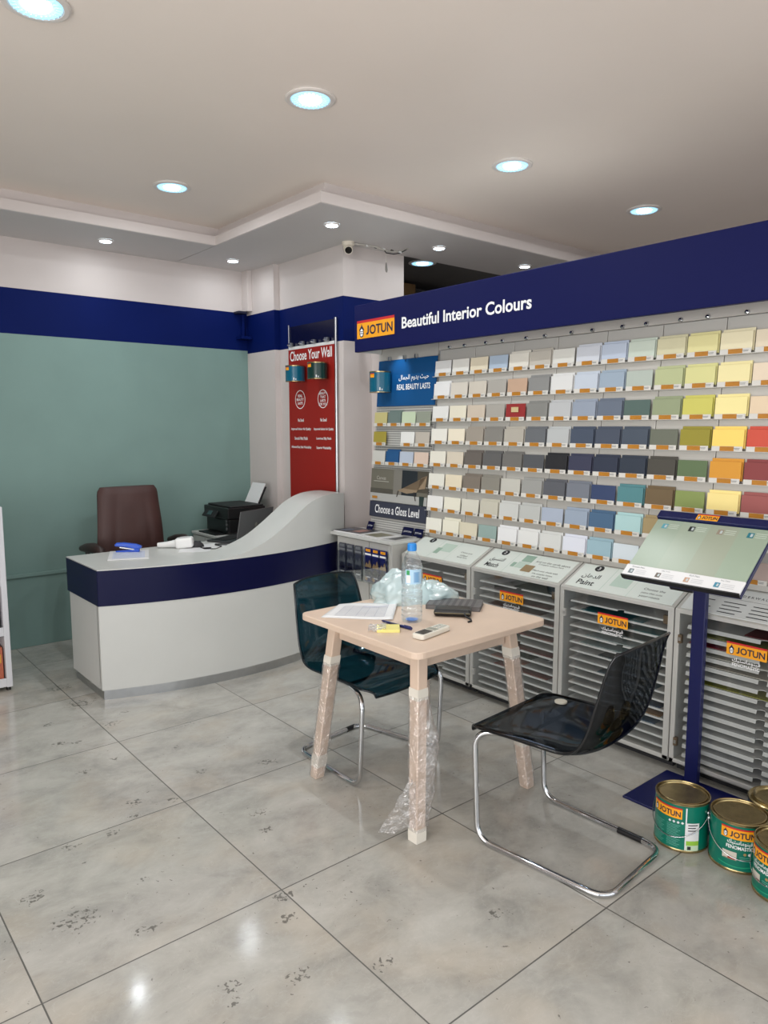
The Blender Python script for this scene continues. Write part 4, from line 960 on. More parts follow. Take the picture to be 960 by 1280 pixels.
for s in (-1, 1):
    X = 2.0 + s * .335
    mb = MB(); mb.tube([(X, 5.42, .765), (X, 5.30, .785), (X, 5.16, .80), (X - s * .01, 5.06, .785), (X - s * .01, 5.03, .75)], [.022, .034, .038, .036, .02], armm, 12); a_ = mb.build('armrest', oc)
    mb = MB(); mb.tube([(X, 5.30, .77), (X, 5.28, .62), (X - s * .06, 5.27, .48), (X - s * .12, 5.25, .44)], .017, black_plastic, 10); mb.build('arm_bracket', a_)
mb = MB(); mb.tube([(2.0, 5.22, .08), (2.0, 5.22, .43)], .03, black_plastic, 14); mb.box((1.86, 5.08, .40), (2.14, 5.36, .43), black_plastic); mb.build('gas_lift', oc)
for k in range(5):
    a = 2 * PI * k / 5 + .3; ex_, ey_ = 2.0 + .30 * math.cos(a), 5.22 + .30 * math.sin(a)
    mb = MB(); mb.tube([(2.0, 5.22, .11), (ex_, ey_, .075)], [.03, .018], black_plastic, 10); b_ = mb.build('base_arm', oc)
    mb = MB(); 
    mb.tube([(ex_ - .02 * math.sin(a), ey_ + .02 * math.cos(a), .03), (ex_ + .02 * math.sin(a), ey_ - .02 * math.cos(a), .03)], .03, black_plastic, 14); mb.build('caster', b_)
mb = MB(); mb.tube([(2.0, 5.40, .42), (2.0, 5.44, .55), (2.0, 5.43, .75)], .025, black_plastic, 10); mb.build('back_bracket', oc)

# ------------------------------------------------------------------ left rack
rk = thing('display_rack', 'white metal display rack at the left edge of the picture', 'display rack', (.75, 5.05, 0))
rackw = mat('white_rack_metal', (206, 206, 210), .45)
for x in (1.005, .45):
    mb = MB(); mb.box((x, 4.875, .025), (x + .034, 5.28, 1.16), rackw); mb.build('side_panel', rk, bevel=.004)
for z in (.06, .385, .70, 1.02):
    mb = MB(); mb.box((.484, 4.885, z - .02), (1.005, 5.27, z), rackw); mb.box((.484, 4.877, z - .03), (1.005, 4.885, z + .025), rackw); mb.build('shelf', rk, bevel=.002)
mb = MB(); mb.box((.484, 5.265, .05), (1.005, 5.28, 1.15), rackw); mb.build('back_panel', rk)
for x in (.47, 1.02):
    for y in (4.91, 5.24):
        mb = MB(); mb.lathe((x, y, 0), [(.014, 0), (.014, .025), (.008, .026)], black_plastic, 12); mb.build('foot', rk)
def carton(x0, x1, z0, z1, m, m2, label, y0=4.90, y1=5.12):
    t = thing('carton', label, 'box', ((x0 + x1) / 2, (y0 + y1) / 2, z0), 0, 'cartons on the white rack')
    MB().box((x0, y0, z0), (x1, y1, z1), m).build('box', t, bevel=.003)
    mb = MB(); mb.box((x0 + .01, y0 - .001, z0 + (z1 - z0) * .55), (x1 - .01, y0, z0 + (z1 - z0) * .8), m2); mb.build('print_band', t)
oc1 = mat('terracotta_carton', (176, 96, 70), .5); oc2 = mat('amber_print', (206, 150, 60), .5); pu = mat('lilac_carton', (150, 142, 176), .5); gy = mat('grey_carton', (168, 160, 168), .5)
carton(.83, .996, .062, .28, oc1, oc2, 'terracotta carton with amber band on the bottom shelf of the left rack')
carton(.64, .82, .062, .26, oc2, oc1, 'amber carton left of the terracotta one on the rack', 4.91, 5.1)
carton(.83, .99, .387, .60, gy, pu, 'grey carton on the second shelf of the left rack')
carton(.80, .98, .702, .90, pu, gy, 'lilac carton on the third shelf of the left rack')

# ------------------------------------------------------------------ table
tb = thing('wooden_table', 'square pale wooden table with plastic-wrapped legs in the middle of the floor', 'table', (2.197, 2.362, 0))
TX0, TX1, TY0, TY1, TZ = 1.800, 2.594, 1.958, 2.766, .79
def rrect(x0, y0, x1, y1, r, z, n=6):
    P = []
    for cx, cy, a0 in ((x1 - r, y0 + r, -PI / 2), (x1 - r, y1 - r, 0), (x0 + r, y1 - r, PI / 2), (x0 + r, y0 + r, PI)):
        for k in range(n + 1):
            a = a0 + PI / 2 * k / n; P.append((cx + r * math.cos(a), cy + r * math.sin(a), z))
    return P
mb = MB(); mb.prism(rrect(TX0, TY0, TX1, TY1, .045, TZ - .028), (0, 0, .028), wood); mb.build('tabletop', tb, bevel=.004)
ti, fo, lw_ = .100, .030, .052
def leg_pts(sx, sy):
    cx = (TX0 + TX1) / 2; cy = (TY0 + TY1) / 2
    hx_, hy_ = (TX1 - TX0) / 2, (TY1 - TY0) / 2
    out = []
    for z, ins, wd in ((TZ - .028, ti, lw_), (0, fo, .048)):
        ox, oy = cx + sx * (hx_ - ins), cy + sy * (hy_ - ins)
        out.append([V3((ox, oy, z)), V3((ox - sx * wd, oy, z)), V3((ox - sx * wd, oy - sy * wd, z)), V3((ox, oy - sy * wd, z))])
    return out
def leg_ring(top, bot, z, grow):
    f = (z - bot[0].z) / (top[0].z - bot[0].z)
    P = [b.lerp(t_, f) for b, t_ in zip(bot, top)]
    c = sum(P, V3()) / 4
    return [c + (p - c) * (1 + grow / ((p - c).length)) for p in P]
def ringbox(mb, rings, m, cap=True):
    n = len(rings[0])
    for a, b in zip(rings, rings[1:]):
        mb.add(a + b, [(i, (i + 1) % n, n + (i + 1) % n, n + i) for i in range(n)], m)
    if cap: mb.add(rings[0], [tuple(reversed(range(n)))], m); mb.add(rings[-1], [tuple(range(n))], m)
LEGS = {}
tapes = {(-1, -1): [(.56, .605), (.0, .055)], (-1, 1): [(.55, .595), (.055, .115)], (1, -1): [(.61, .66), (.20, .25)], (1, 1): [(.55, .60), (.05, .10)]}
for sx in (-1, 1):
    for sy in (-1, 1):
        top, bot = leg_pts(sx, sy)
        mb = MB(); ringbox(mb, [leg_ring(top, bot, 0.0, 0), leg_ring(top, bot, TZ - .028, 0)], wood); lg = mb.build('leg', tb, bevel=.004); LEGS[(sx, sy)] = lg
        for (za, zb) in tapes[(sx, sy)]:
            mb = MB(); ringbox(mb, [leg_ring(top, bot, max(za, .001) , .0022), leg_ring(top, bot, (za + zb) / 2, .0032), leg_ring(top, bot, zb, .0022)], tape_m); mb.build('tape', lg)
        # crumpled film sleeve
        zlo, zhi = (tapes[(sx, sy)][1][1] - .012 if sx * sy > 0 else .006), tapes[(sx, sy)][0][0] + .012
        seed = 3 * sx + 7 * sy
        def sleeve(u, v):
            z = zlo + (zhi - zlo) * v
            R = leg_ring(top, bot, z, .0015); q = (u % 1.0) * 4; i = int(q) % 4; p = R[i].lerp(R[(i + 1) % 4], q - int(q)); c = sum(R, V3()) / 4
            d = (p - c); d.z = 0; d.normalize()
            ends = min(1, (z - zlo) / .03, (zhi - z) / .03); k = .001 + max(0, ends) * .010 * max(0, noise.noise(V3((p.x * 18 + seed, p.y * 18, z * 14)))) + max(0, ends) * .006 * abs(noise.noise(V3((p.x * 60, p.y * 60 + seed, z * 34))))
            if (sx, sy) == (-1, -1):  # torn and loose on the front leg
                k += .045 * max(0, d.dot(V3((.75, -.65, 0)))) ** 3 * math.exp(-((z - .36) / .13) ** 2) + .02 * max(0, d.dot(V3((.8, -.5, 0)))) * math.exp(-((z - .16) / .1) ** 2)
            return p + d * k
        mb = MB(); mb.grid(sleeve, 32, 46, film_m, True, True); mb.build('plastic_film', lg)
# loose flap at the foot of the front leg
def flap(u, v):
    a = V3((1.822, 1.99, .27)); b = V3((1.822, 1.985, .075)); c = V3((1.74, 2.055, .20)); d = V3((1.705, 2.075, .055))
    p = a.lerp(b, v).lerp(V3((1.80, 2.005, .26)).lerp(d, v), u)
    return p + V3((.010 * noise.noise(V3((u * 5, v * 7, 1))), .014 * noise.noise(V3((u * 6, v * 5, 9))), .014 * noise.noise(V3((u * 5, v * 6, 4))) + .02 * math.sin(u * 8) * v * .4))
mb = MB(); mb.grid(flap, 16, 20, film_m); mb.build('torn_film', LEGS[(-1, -1)])
# aprons
ai = ti + .020; zt_, zb_ = TZ - .029, TZ - .112
for (x0, x1, y0, y1) in ((TX0 + ai, TX0 + ai + .02, TY0 + ti + lw_, TY1 - ti - lw_), (TX1 - ai - .02, TX1 - ai, TY0 + ti + lw_, TY1 - ti - lw_), (TX0 + ti + lw_, TX1 - ti - lw_, TY0 + ai, TY0 + ai + .02), (TX0 + ti + lw_, TX1 - ti - lw_, TY1 - ai - .02, TY1 - ai)):
    mb = MB(); mb.box((x0, y0, zb_), (x1, y1, zt_), wood); mb.build('apron', tb, bevel=.002)

# ------------------------------------------------------------------ things on the table
Z = TZ
t = thing('paper_sheet', 'printed white sheets lying on the left corner of the wooden table', 'paper', (2.04, 2.60, Z), 0)
c00, c10, c11, c01 = V3((1.83, 2.632, 0)), V3((2.045, 2.384, 0)), V3((2.275, 2.612, 0)), V3((2.02, 2.802 - .045, 0))
def pap(dz):
    def fn(u, v):
        p = c00.lerp(c10, u).lerp(c01.lerp(c11, u), v)
        return V3((p.x, p.y, Z + .0015 + dz + .022 * max(0, u - .72) ** 1.5 * 3 * (.4 + v * .6) + .005 * (1 + math.sin(u * 7)) * v * .5))
    return fn
mb = MB(); mb.grid(pap(0), 20, 12, white_print); mb.build('bottom_sheet', t, solid=.0008)
mb = MB(); mb.grid(lambda u, v: pap(.0018)(.01 + u * .985, .02 + v * .985) + V3((.004, .004, 0)), 20, 12, white_print); mb.build('top_sheet', t, solid=.0008)
mb = MB(); fine = mat('faint_grey_print', (176, 178, 190), .6)
def strip(u0, u1, v0, v1, m=fine):
    n_ = 8
    for i in range(n_):
        a, b = u0 + (u1 - u0) * i / n_, u0 + (u1 - u0) * (i + 1) / n_
        mb.face([pap(.0028)(a, v0), pap(.0028)(b, v0), pap(.0028)(b, v1), pap(.0028)(a, v1)], m)
for q in range(12): strip(.16, .86, .14 + .06 * q, .15 + .06 * q)
for q in (.16, .3, .46, .58, .72, .86): strip(q, q + .005, .14, .81)
strip(.46, .86, .70, .80, mat('pale_grey_fill', (206, 206, 214), .6)); mb.build('printed_lines', t)
# bottle
clear_b = thin_glass('clear_bottle', (.93, .97, .99, 1), fac=.07, rough=.03, milky=(.8, .9, 1, 1), milky_fac=.03, bump=.35, scale=40, blend=.5)
water_m = thin_glass('bottle_water', (.86, .93, .97, 1), fac=.05, rough=.02, blend=.3)
bo = thing('water_bottle', 'clear plastic water bottle with a blue cap standing on the wooden table', 'bottle', (2.105, 2.325, Z))
R0 = .0465
prof = [(0, .004), (R0 * .55, .003), (R0 * .9, .001), (R0, .010)]
for k in range(6):
    z0 = .016 + .022 * k; prof += [(R0, z0 + .004), (R0, z0 + .014), (R0 * .94, z0 + .018)]
prof += [(R0 * .9, .152), (R0 * .97, .160), (R0, .170), (R0, .245), (R0 * .95, .252), (R0 * .9, .262), (R0 * .72, .288), (R0 * .48, .308), (R0 * .34, .318), (R0 * .33, .332)]
mb = MB(); mb.lathe((0, 0, 0), prof, clear_b, 40); mb.build('bottle_body', bo, local=True)
cap_b = mat('blue_cap', (40, 140, 220), .3)
mb = MB(); mb.lathe((0, 0, 0), [(R0 * .42, .316), (R0 * .42, .344), (R0 * .38, .348), (0, .348)], cap_b, 30)
for k in range(30):
    a = 2 * PI * k / 30; mb.obox((R0 * .42 * math.cos(a), R0 * .42 * math.sin(a), .330), (.0008 * math.cos(a), .0008 * math.sin(a), 0), (-.0012 * math.sin(a), .0012 * math.cos(a), 0), (0, 0, .012), cap_b)
mb.build('cap', bo, local=True)
lab_blue = mat('pale_blue_label', (176, 210, 232), .4)
mb = MB(); rl = R0 + .0008
va = math.atan2(-2.325, -2.105)
def onb(x, z, d=0): a = va + x / rl; return V3(((rl + d) * math.cos(a), (rl + d) * math.sin(a), z))
for i in range(14):
    a, b = -.030 + .078 * i / 14, -.030 + .078 * (i + 1) / 14
    mb.face([onb(a, .175), onb(b, .175), onb(b, .240), onb(a, .240)], lab_blue)
for (x0, x1, z0, z1, m) in ((.008, .036, .183, .228, mat('label_mid_blue', (120, 166, 206), .4)), (-.026, -.006, .180, .214, white_print), (-.024, -.010, .216, .236, mat('label_green', (40, 150, 80), .4))):
    for i in range(4):
        a, b = x0 + (x1 - x0) * i / 4, x0 + (x1 - x0) * (i + 1) / 4; mb.face([onb(a, z0, .0006), onb(b, z0, .0006), onb(b, z1, .0006), onb(a, z1, .0006)], m)
for q in range(5): mb.face([onb(.010, .188 + .008 * q, .001), onb(.034, .188 + .008 * q, .001), onb(.034, .190 + .008 * q, .001), onb(.010, .190 + .008 * q, .001)], txt_white)
mb.build('bottle_label', bo, local=True)
mb = MB(); mb.lathe((0, 0, 0), [(0, .0045), (R0 * .5, .005), (R0 * .62, .010), (0, .014)], mat('blue_base', (70, 130, 210), .3), 24); mb.build('base_tint', bo, local=True)
# plastic bag
bag_m = thin_glass('pale_blue_bag', (.86, .95, .97, 1), fac=.06, rough=.16, milky=(.80, .96, .98, 1), milky_fac=.66, bump=.8, scale=14, blend=.4)
pb = thing('plastic_bag', 'crumpled pale blue plastic bag behind the water bottle on the table', 'plastic bag', (2.37, 2.60, Z))
def bagfn(cx, cy, rx, ry, rz, seed, rot):
    def fn(u, v):
        th = 2 * PI * u; ph = PI * .5 * min(v, .995)
        x = math.cos(th) * math.cos(ph); y = math.sin(th) * math.cos(ph); z = math.sin(ph)
        p = V3((x, y, z)); q = V3((x * 1.6 + seed, y * 1.6, z * 1.6))
        k = .95 + .26 * noise.noise(q * .9) + .26 * (.5 - abs(noise.noise(q * 1.5))) - .07 * abs(noise.noise(q * 3.4))
        X, Y = x * rx * k, y * ry * k
        return V3((cx + X * math.cos(rot) - Y * math.sin(rot), cy + X * math.sin(rot) + Y * math.cos(rot), .001 + max(0, z * rz * k)))
    return fn
mb = MB(); mb.grid(bagfn(-.045, .04, .160, .11, .138, 1.3, -.7), 72, 30, bag_m, True, True); mb.grid(bagfn(.06, -.05, .135, .08, .088, 4.1, -.5), 60, 24, bag_m, True, True)
mb.build('bag_body', pb, local=True)
def tail(u, v):
    p = V3((.10, -.05, .02)).lerp(V3((.19, -.055, .004)), u); s = (.05 - .03 * u)
    return p + V3(((v - .5) * s * .6, (v - .5) * s * 2, .012 * abs(noise.noise(V3((u * 6, v * 9, 2)))) + .004))
mb = MB(); mb.grid(tail, 18, 14, bag_m); mb.build('bag_handle', pb, local=True)
# notebook, wallet, remote, pen, notes
nb = thing('notebook', 'grey patterned notebook lying behind the black pouch on the table', 'notebook', (2.44, 2.385, Z), math.radians(-54))
gn = mat('grey_notebook', (98, 96, 96), .45, var=.2, scale=40)
mb = MB(); mb.box((-.125, -.075, .002), (.123, .073, .018), mat('grey_page_edges', (120, 118, 118), .6)); mb.build('pages', nb, local=True)
mb = MB(); mb.box((-.128, -.078, .018), (.126, .078, .021), gn); mb.box((-.128, -.078, 0), (.126, .078, .002), gn); mb.box((-.130, -.078, 0), (-.126, .078, .021), gn)
for q in range(7): mb.box((-.10 + .03 * q, -.07, .021), (-.085 + .03 * q, .07, .0216), mat('notebook_stripe', (76, 74, 76), .5))
mb.build('cover', nb, local=True, bevel=.001)
wl = thing('black_pouch', 'black zipped pouch with a short strap in front of the notebook on the table', 'pouch', (2.322, 2.285, Z), math.radians(-49))
mb = MB(); mb.box((-.085, -.048, .001), (.085, .048, .034), mat('black_leather', (20, 19, 20), .38, bump=.15, scale=60)); mb.build('body', wl, local=True, bevel=.014, seg=3)
mb = MB(); mb.tube([(-.08, -.0485, .018), (.08, -.0485, .018)], .0025, mat('zip_metal', (120, 112, 90), .4, metal=.8), 6); mb.build('zip', wl, local=True)
mb = MB(); mb.tube([(.055, -.05, .018), (.062, -.07, .012), (.085, -.092, .006), (.088, -.115, .004), (.075, -.13, .004)], .0042, black_matte, 8); mb.build('strap', wl, local=True)
rm = thing('remote_control', 'white remote control with a dark screen at the near edge of the table', 'remote control', (2.027, 2.118, Z), math.radians(10))
wr = mat('ivory_remote', (222, 218, 206), .4)
mb = MB(); mb.prism(rrect(-.098, -.030, .098, .030, .014, .001), (0, 0, .021), wr); mb.build('body', rm, local=True, bevel=.004)
mb = MB(); mb.prism(rrect(-.085, -.022, -.018, .022, .004, .0222), (0, 0, .001), mat('remote_screen', (44, 46, 44), .2)); mb.build('screen', rm, local=True)
mb = MB(); mb.box((-.008, -.022, .0222), (.022, .022, .0235), mat('grey_pad', (150, 152, 140), .5)); mb.build('main_button', rm, local=True)
for i in range(3):
    for j in range(2):
        mb = MB(); mb.box((.032 + .02 * i, -.018 + .021 * j, .0222), (.046 + .02 * i, -.004 + .021 * j, .0245), mat('pale_button', (196, 198, 190), .5)); mb.build('button', rm, local=True, bevel=.001)
sn = thing('sticky_notes', 'pad of yellow sticky notes beside the pen on the table', 'sticky notes', (1.935, 2.285, Z), math.radians(-40))
mb = MB(); mb.box((-.048, -.044, 0), (.048, .044, .012), mat('yellow_notes', (238, 228, 140), .6)); mb.build('notes', sn, local=True, bevel=.001)
wrp = thin_glass('wrapper', (.95, .95, .96, 1), fac=.1, rough=.1, milky=(.9, .9, .9, 1), milky_fac=.45, bump=.8, scale=60)
mb = MB(); mb.grid(lambda u, v: V3((-.085 + u * .075, -.045 + v * .10, .018 + .012 * noise.noise(V3((u * 4, v * 5, 0))) - .013 * (1 - u))), 10, 10, wrp); mb.build('wrapper', sn, local=True)
pn = thing('pen', 'dark blue ballpoint pen lying behind the yellow sticky notes', 'pen', (2.0, 2.31, Z + .006), math.atan2(-.175, .012))
pen_b = mat('navy_pen', (26, 34, 96), .3)
mb = MB(); mb.tube([(-.035, 0, 0), (.055, 0, 0)], .0052, mat('pen_barrel', (60, 64, 84), .3), 10); mb.build('barrel', pn, local=True)
mb = MB(); mb.tube([(.03, 0, 0), (.092, 0, 0)], .0064, pen_b, 10); mb.box((.05, -.0015, .005), (.09, .0015, .009), pen_b); mb.build('pen_cap', pn, local=True)
mb = MB(); mb.tube([(-.09, 0, 0), (-.08, 0, 0), (-.035, 0, 0)], [.0012, .0045, .0058], pen_b, 10); mb.build('grip', pn, local=True)

# ------------------------------------------------------------------ cantilever chairs
def tinted(name, tint, fac): return thin_glass(name, tint, gloss=(.9, .95, 1, 1), fac=fac, rough=.06, blend=.2, gmax=.16)
def catmull(P, n):
    P = [V3(p) for p in P]; out = []
    for i in range(len(P) - 1):
        p0 = P[max(i - 1, 0)]; p1 = P[i]; p2 = P[i + 1]; p3 = P[min(i + 2, len(P) - 1)]
        for k in range(n):
            t_ = k / n; out.append(.5 * ((2 * p1) + (p2 - p0) * t_ + (2 * p0 - 5 * p1 + 4 * p2 - p3) * t_ ** 2 + (3 * p1 - p0 - 3 * p2 + p3) * t_ ** 3))
    out.append(P[-1]); return out
def fillet(P, r, n=6):
    P = [V3(p) for p in P]; out = [P[0]]
    for i in range(1, len(P) - 1):
        a = (P[i - 1] - P[i]); b = (P[i + 1] - P[i]); rr = min(r, a.length * .48, b.length * .48)
        s_, e_ = P[i] + a.normalized() * rr, P[i] + b.normalized() * rr
        for k in range(n + 1):
            t_ = k / n; out.append(s_ * (1 - t_) ** 2 + P[i] * 2 * t_ * (1 - t_) + e_ * t_ ** 2)
    out.append(P[-1]); return out
def cantilever_chair(label, loc, rz, shell_m, rim_m, fw, bw, fd, cap, up=0.0):
    """local frame: origin on the floor under the middle of the front edge, +y to the front"""
    t = thing('cantilever_chair', label, 'chair', loc, rz, None)
    prof = catmull([(.030, .430, .218), (.020, .452, .228), (-.03, .463, .256), (-.14, .458, .258), (-.28, .445, .258), (-.385, .438, .252), (-.465, .468, .246), (-.515, .55, .238), (-.545, .67, .228), (-.565, .79, .215), (-.585, .875, .200)], 6)
    prof = [V3((p.x, p.y + up, p.z)) for p in prof]
    n = len(prof) - 1
    def sm_(a, b, x): x = max(0, min(1, (x - a) / (b - a))); return x * x * (3 - 2 * x)
    def shell(u, v):
        q = v * n; i = min(int(q), n - 1); p = prof[i].lerp(prof[i + 1], q - i)
        tg = (prof[min(i + 1, n)] - prof[max(i - 1, 0)]); nl = V3((tg.y, -tg.x)).normalized()   # points up on the seat, forward on the back
        s = 2 * u - 1; e = abs(s) ** 2.4
        k = .040 * e * sm_(.18, .50, v) * (1 - .35 * sm_(.75, 1.0, v))
        top = -.022 * abs(s) ** 2.5 * max(0, (v - .93) / .07)
        lip = -.010 * (1 - s * s) * max(0, 1 - v / .08)
        return V3((s * p.z, p.x + nl.x * k, p.y + nl.y * k + top + lip))
    mb = MB(); mb.grid(shell, 22, n, shell_m); mb.build('shell', t, local=True, solid=.007)
    # thicker rim all round
    edge = [shell(0, k / n) for k in range(n + 1)] + [shell(k / 22, 1) for k in range(1, 22)] + [shell(1, 1 - k / n) for k in range(n + 1)] + [shell(1 - k / 22, 0) for k in range(1, 22)]
    mb = MB(); mb.tube(edge, .0055, rim_m, 6, closed=True); mb.build('rim', t, local=True)
    if cap:
        mb = MB(); mb.lathe((.190, -.115, .487), [(.026, .0), (.026, .006), (.018, .008), (0, .006)], mat('hole_cap', (190, 186, 172), .4), 20); mb.build('seat_cap', t, local=True)
    # steel tube: under one side of the seat, down, back along the floor, across, and up again
    a, b, d = fw / 2, bw / 2, fd
    path = fillet([(a - .10, -.30, .430 + up), (a - .07, -.14, .442 + up), (a, .006, .438 + up), (a, -.015, .012), (b, -d, .012), (-b, -d, .012), (-a, -.015, .012), (-a, .006, .438 + up), (-a + .07, -.14, .442 + up), (-a + .10, -.30, .430 + up)], .075, 8)
    mb = MB(); mb.tube(path, .0118, chrome, 14); mb.build('tube_frame', t, local=True)
    mb = MB(); mb.tube([(-a + .075, -.16, .441 + up), (a - .075, -.16, .441 + up)], .008, black_plastic, 10); mb.build('cross_bar', t, local=True)
    if cap: q0, q1 = V3((a, -.015, .012)).lerp(V3((b, -d, .012)), .66), V3((a, -.015, .012)).lerp(V3((b, -d, .012)), .85)
    else: q0, q1 = V3((-b * .80, -d, .012)), V3((-b * .52, -d, .012))
    mb = MB(); mb.tube([q0, q1], .0128, black_plastic, 12); mb.build('glide_sleeve', t, local=True)
    return t
sm = tinted('smoked_shell', (.20, .225, .26, 1), .03); rim1 = mat('smoked_rim', (12, 14, 18), .12)
st = tinted('petrol_shell', (.10, .26, .32, 1), .03); rim2 = mat('petrol_rim', (8, 24, 32), .12)
cantilever_chair('smoky dark see-through chair on bent steel tube in front, beside the paint cans', (2.268, 1.885, 0), math.radians(4.5), sm, rim1, .475, .43, .565, True, .018)
cantilever_chair('petrol blue see-through chair on bent steel tube, pushed under the far side of the table', (2.21, 2.498, 0), math.radians(186.5), st, rim2, .56, .44, .52, False)

# ------------------------------------------------------------------ navy stand with sample board
ds = thing('sample_stand', 'navy post stand with a tilted board of pale green paint samples', 'display stand', (3.12, 1.53, 0))
nvs = mat('navy_powder_coat', (10, 18, 74), .35)
mb = MB(); mb.box((2.784, 1.20, 0), (3.165, 1.672, .010), nvs); mb.build('base_plate', ds, bevel=.002)
mb = MB(); mb.box((3.105, 1.496, .010), (3.135, 1.556, .985), nvs); mb.build('post', ds, bevel=.003)
B0 = V3((2.85, 0, .985)); DV = V3((.32, 0, .255)); DL = DV.length; DVn = DV.normalized(); DN = V3((-DVn.z, 0, DVn.x))
yl, yr = 1.757, 1.239; yc = (yl + yr) / 2
def db(y, s, off=0.0): q = B0 + DVn * s + DN * off; return V3((q.x, y, q.z))
mb = MB(); mb.obox(db(yc, DL / 2, -.012), (0, (yl - yr) / 2, 0), DVn * DL / 2, DN * .010, nvs); mb.build('backing_board', ds, bevel=.002)
mb = MB(); mb.obox(db(yc, .10, -.035), (0, .05, 0), DVn * .09, DN * .014, black_plastic); mb.build('bracket', ds)
gr1, gr2, gr3, gr4 = mat('sample_green_a', (158, 173, 155), .3), mat('sample_green_b', (162, 175, 157), .3), mat('sample_green_c', (160, 168, 149), .3), mat('sample_green_d', (156, 172, 152), .3)
cw = (yl - yr - .008) / 4
for i, g in enumerate((gr1, gr2, gr3, gr4)):
    mb = MB(); y_ = yl - .004 - cw * (i + .5); mb.obox(db(y_, .066 + (DL - .066 - .045) / 2, .001), (0, cw / 2, 0), DVn * (DL - .066 - .045) / 2, DN * .003, g); sp1 = mb.build('paint_sample', ds)
    mb = MB()
    cols = [mat('mini_tin_blue', (90, 160, 176), .3), mat('mini_tin_black', (40, 44, 44), .3), mat('mini_tin_tan', (150, 138, 122), .3), mat('mini_tin_teal', (40, 120, 134), .3)]
    mb.rect(db(y_ + .012, DL - .085, .0046), (0, -1, 0), DVn, .026, .030, cols[i]); mb.rect(db(y_ + .008, DL - .085, .0049), (0, -1, 0), DVn, .010, .018, mat('mini_tin_light', (190, 200, 200), .3))
    for q in range(3): mb.rect(db(y_ - .03, DL - .072 - .011 * q, .0046), (0, -1, 0), DVn, .045, .003, mat('pale_print', (206, 216, 204), .5))
    mb.build('tin_print', sp1)
mb = MB(); mb.obox(db(yc, .033, .006), (0, (yl - yr) / 2, 0), DVn * .033, DN * .004, white_print); lp = mb.build('caption_strip', ds, bevel=.001)
mb = MB()
cols = [mat('mini_tin_grey', (110, 122, 126), .3), mat('mini_tin_brown', (98, 84, 72), .3), mat('mini_tin_tan2', (190, 150, 122), .3), mat('mini_tin_teal2', (50, 130, 156), .3)]
for i in range(4):
    y_ = yl - .004 - cw * (i + .5); mb = MB()
    mb.rect(db(y_ + .033, .028, .0108), (0, -1, 0), DVn, .022, .026, cols[i]); mb.rect(db(y_ + .030, .028, .0110), (0, -1, 0), DVn, .008, .014, mat('mini_tin_light', (190, 200, 200), .3))
    for q in range(3): mb.rect(db(y_ - .012, .037 - .009 * q, .0108), (0, -1, 0), DVn, .05, .0022, mat('hairline_print', (186, 188, 190), .5))
    mb.text(('Smooth Matt', 'Silky Finish', 'Rich Matt', 'Easy Clean')[i], db(y_ + .008, .054, .0108), (0, -1, 0), DVn, txt_grey, h=.008)
    mb.build('caption_print', lp)
mb = MB(); mb.obox(db(yc, -.002, .002), (0, (yl - yr) / 2, 0), DVn * .003, DN * .012, black_plastic); mb.build('front_lip', ds)
mb = MB(); mb.obox(db(yc, DL - .02, .006), (0, (yl - yr) / 2 + .002, 0), DVn * .022, DN * .012, nvs); mb.build('top_bar', ds, bevel=.003)
mb = MB(); logo_into(mb, db(1.525, DL - .02, .0185), (0, -1, 0), DVn, DN, .098, .036); mb.build('logo_plate', ds)

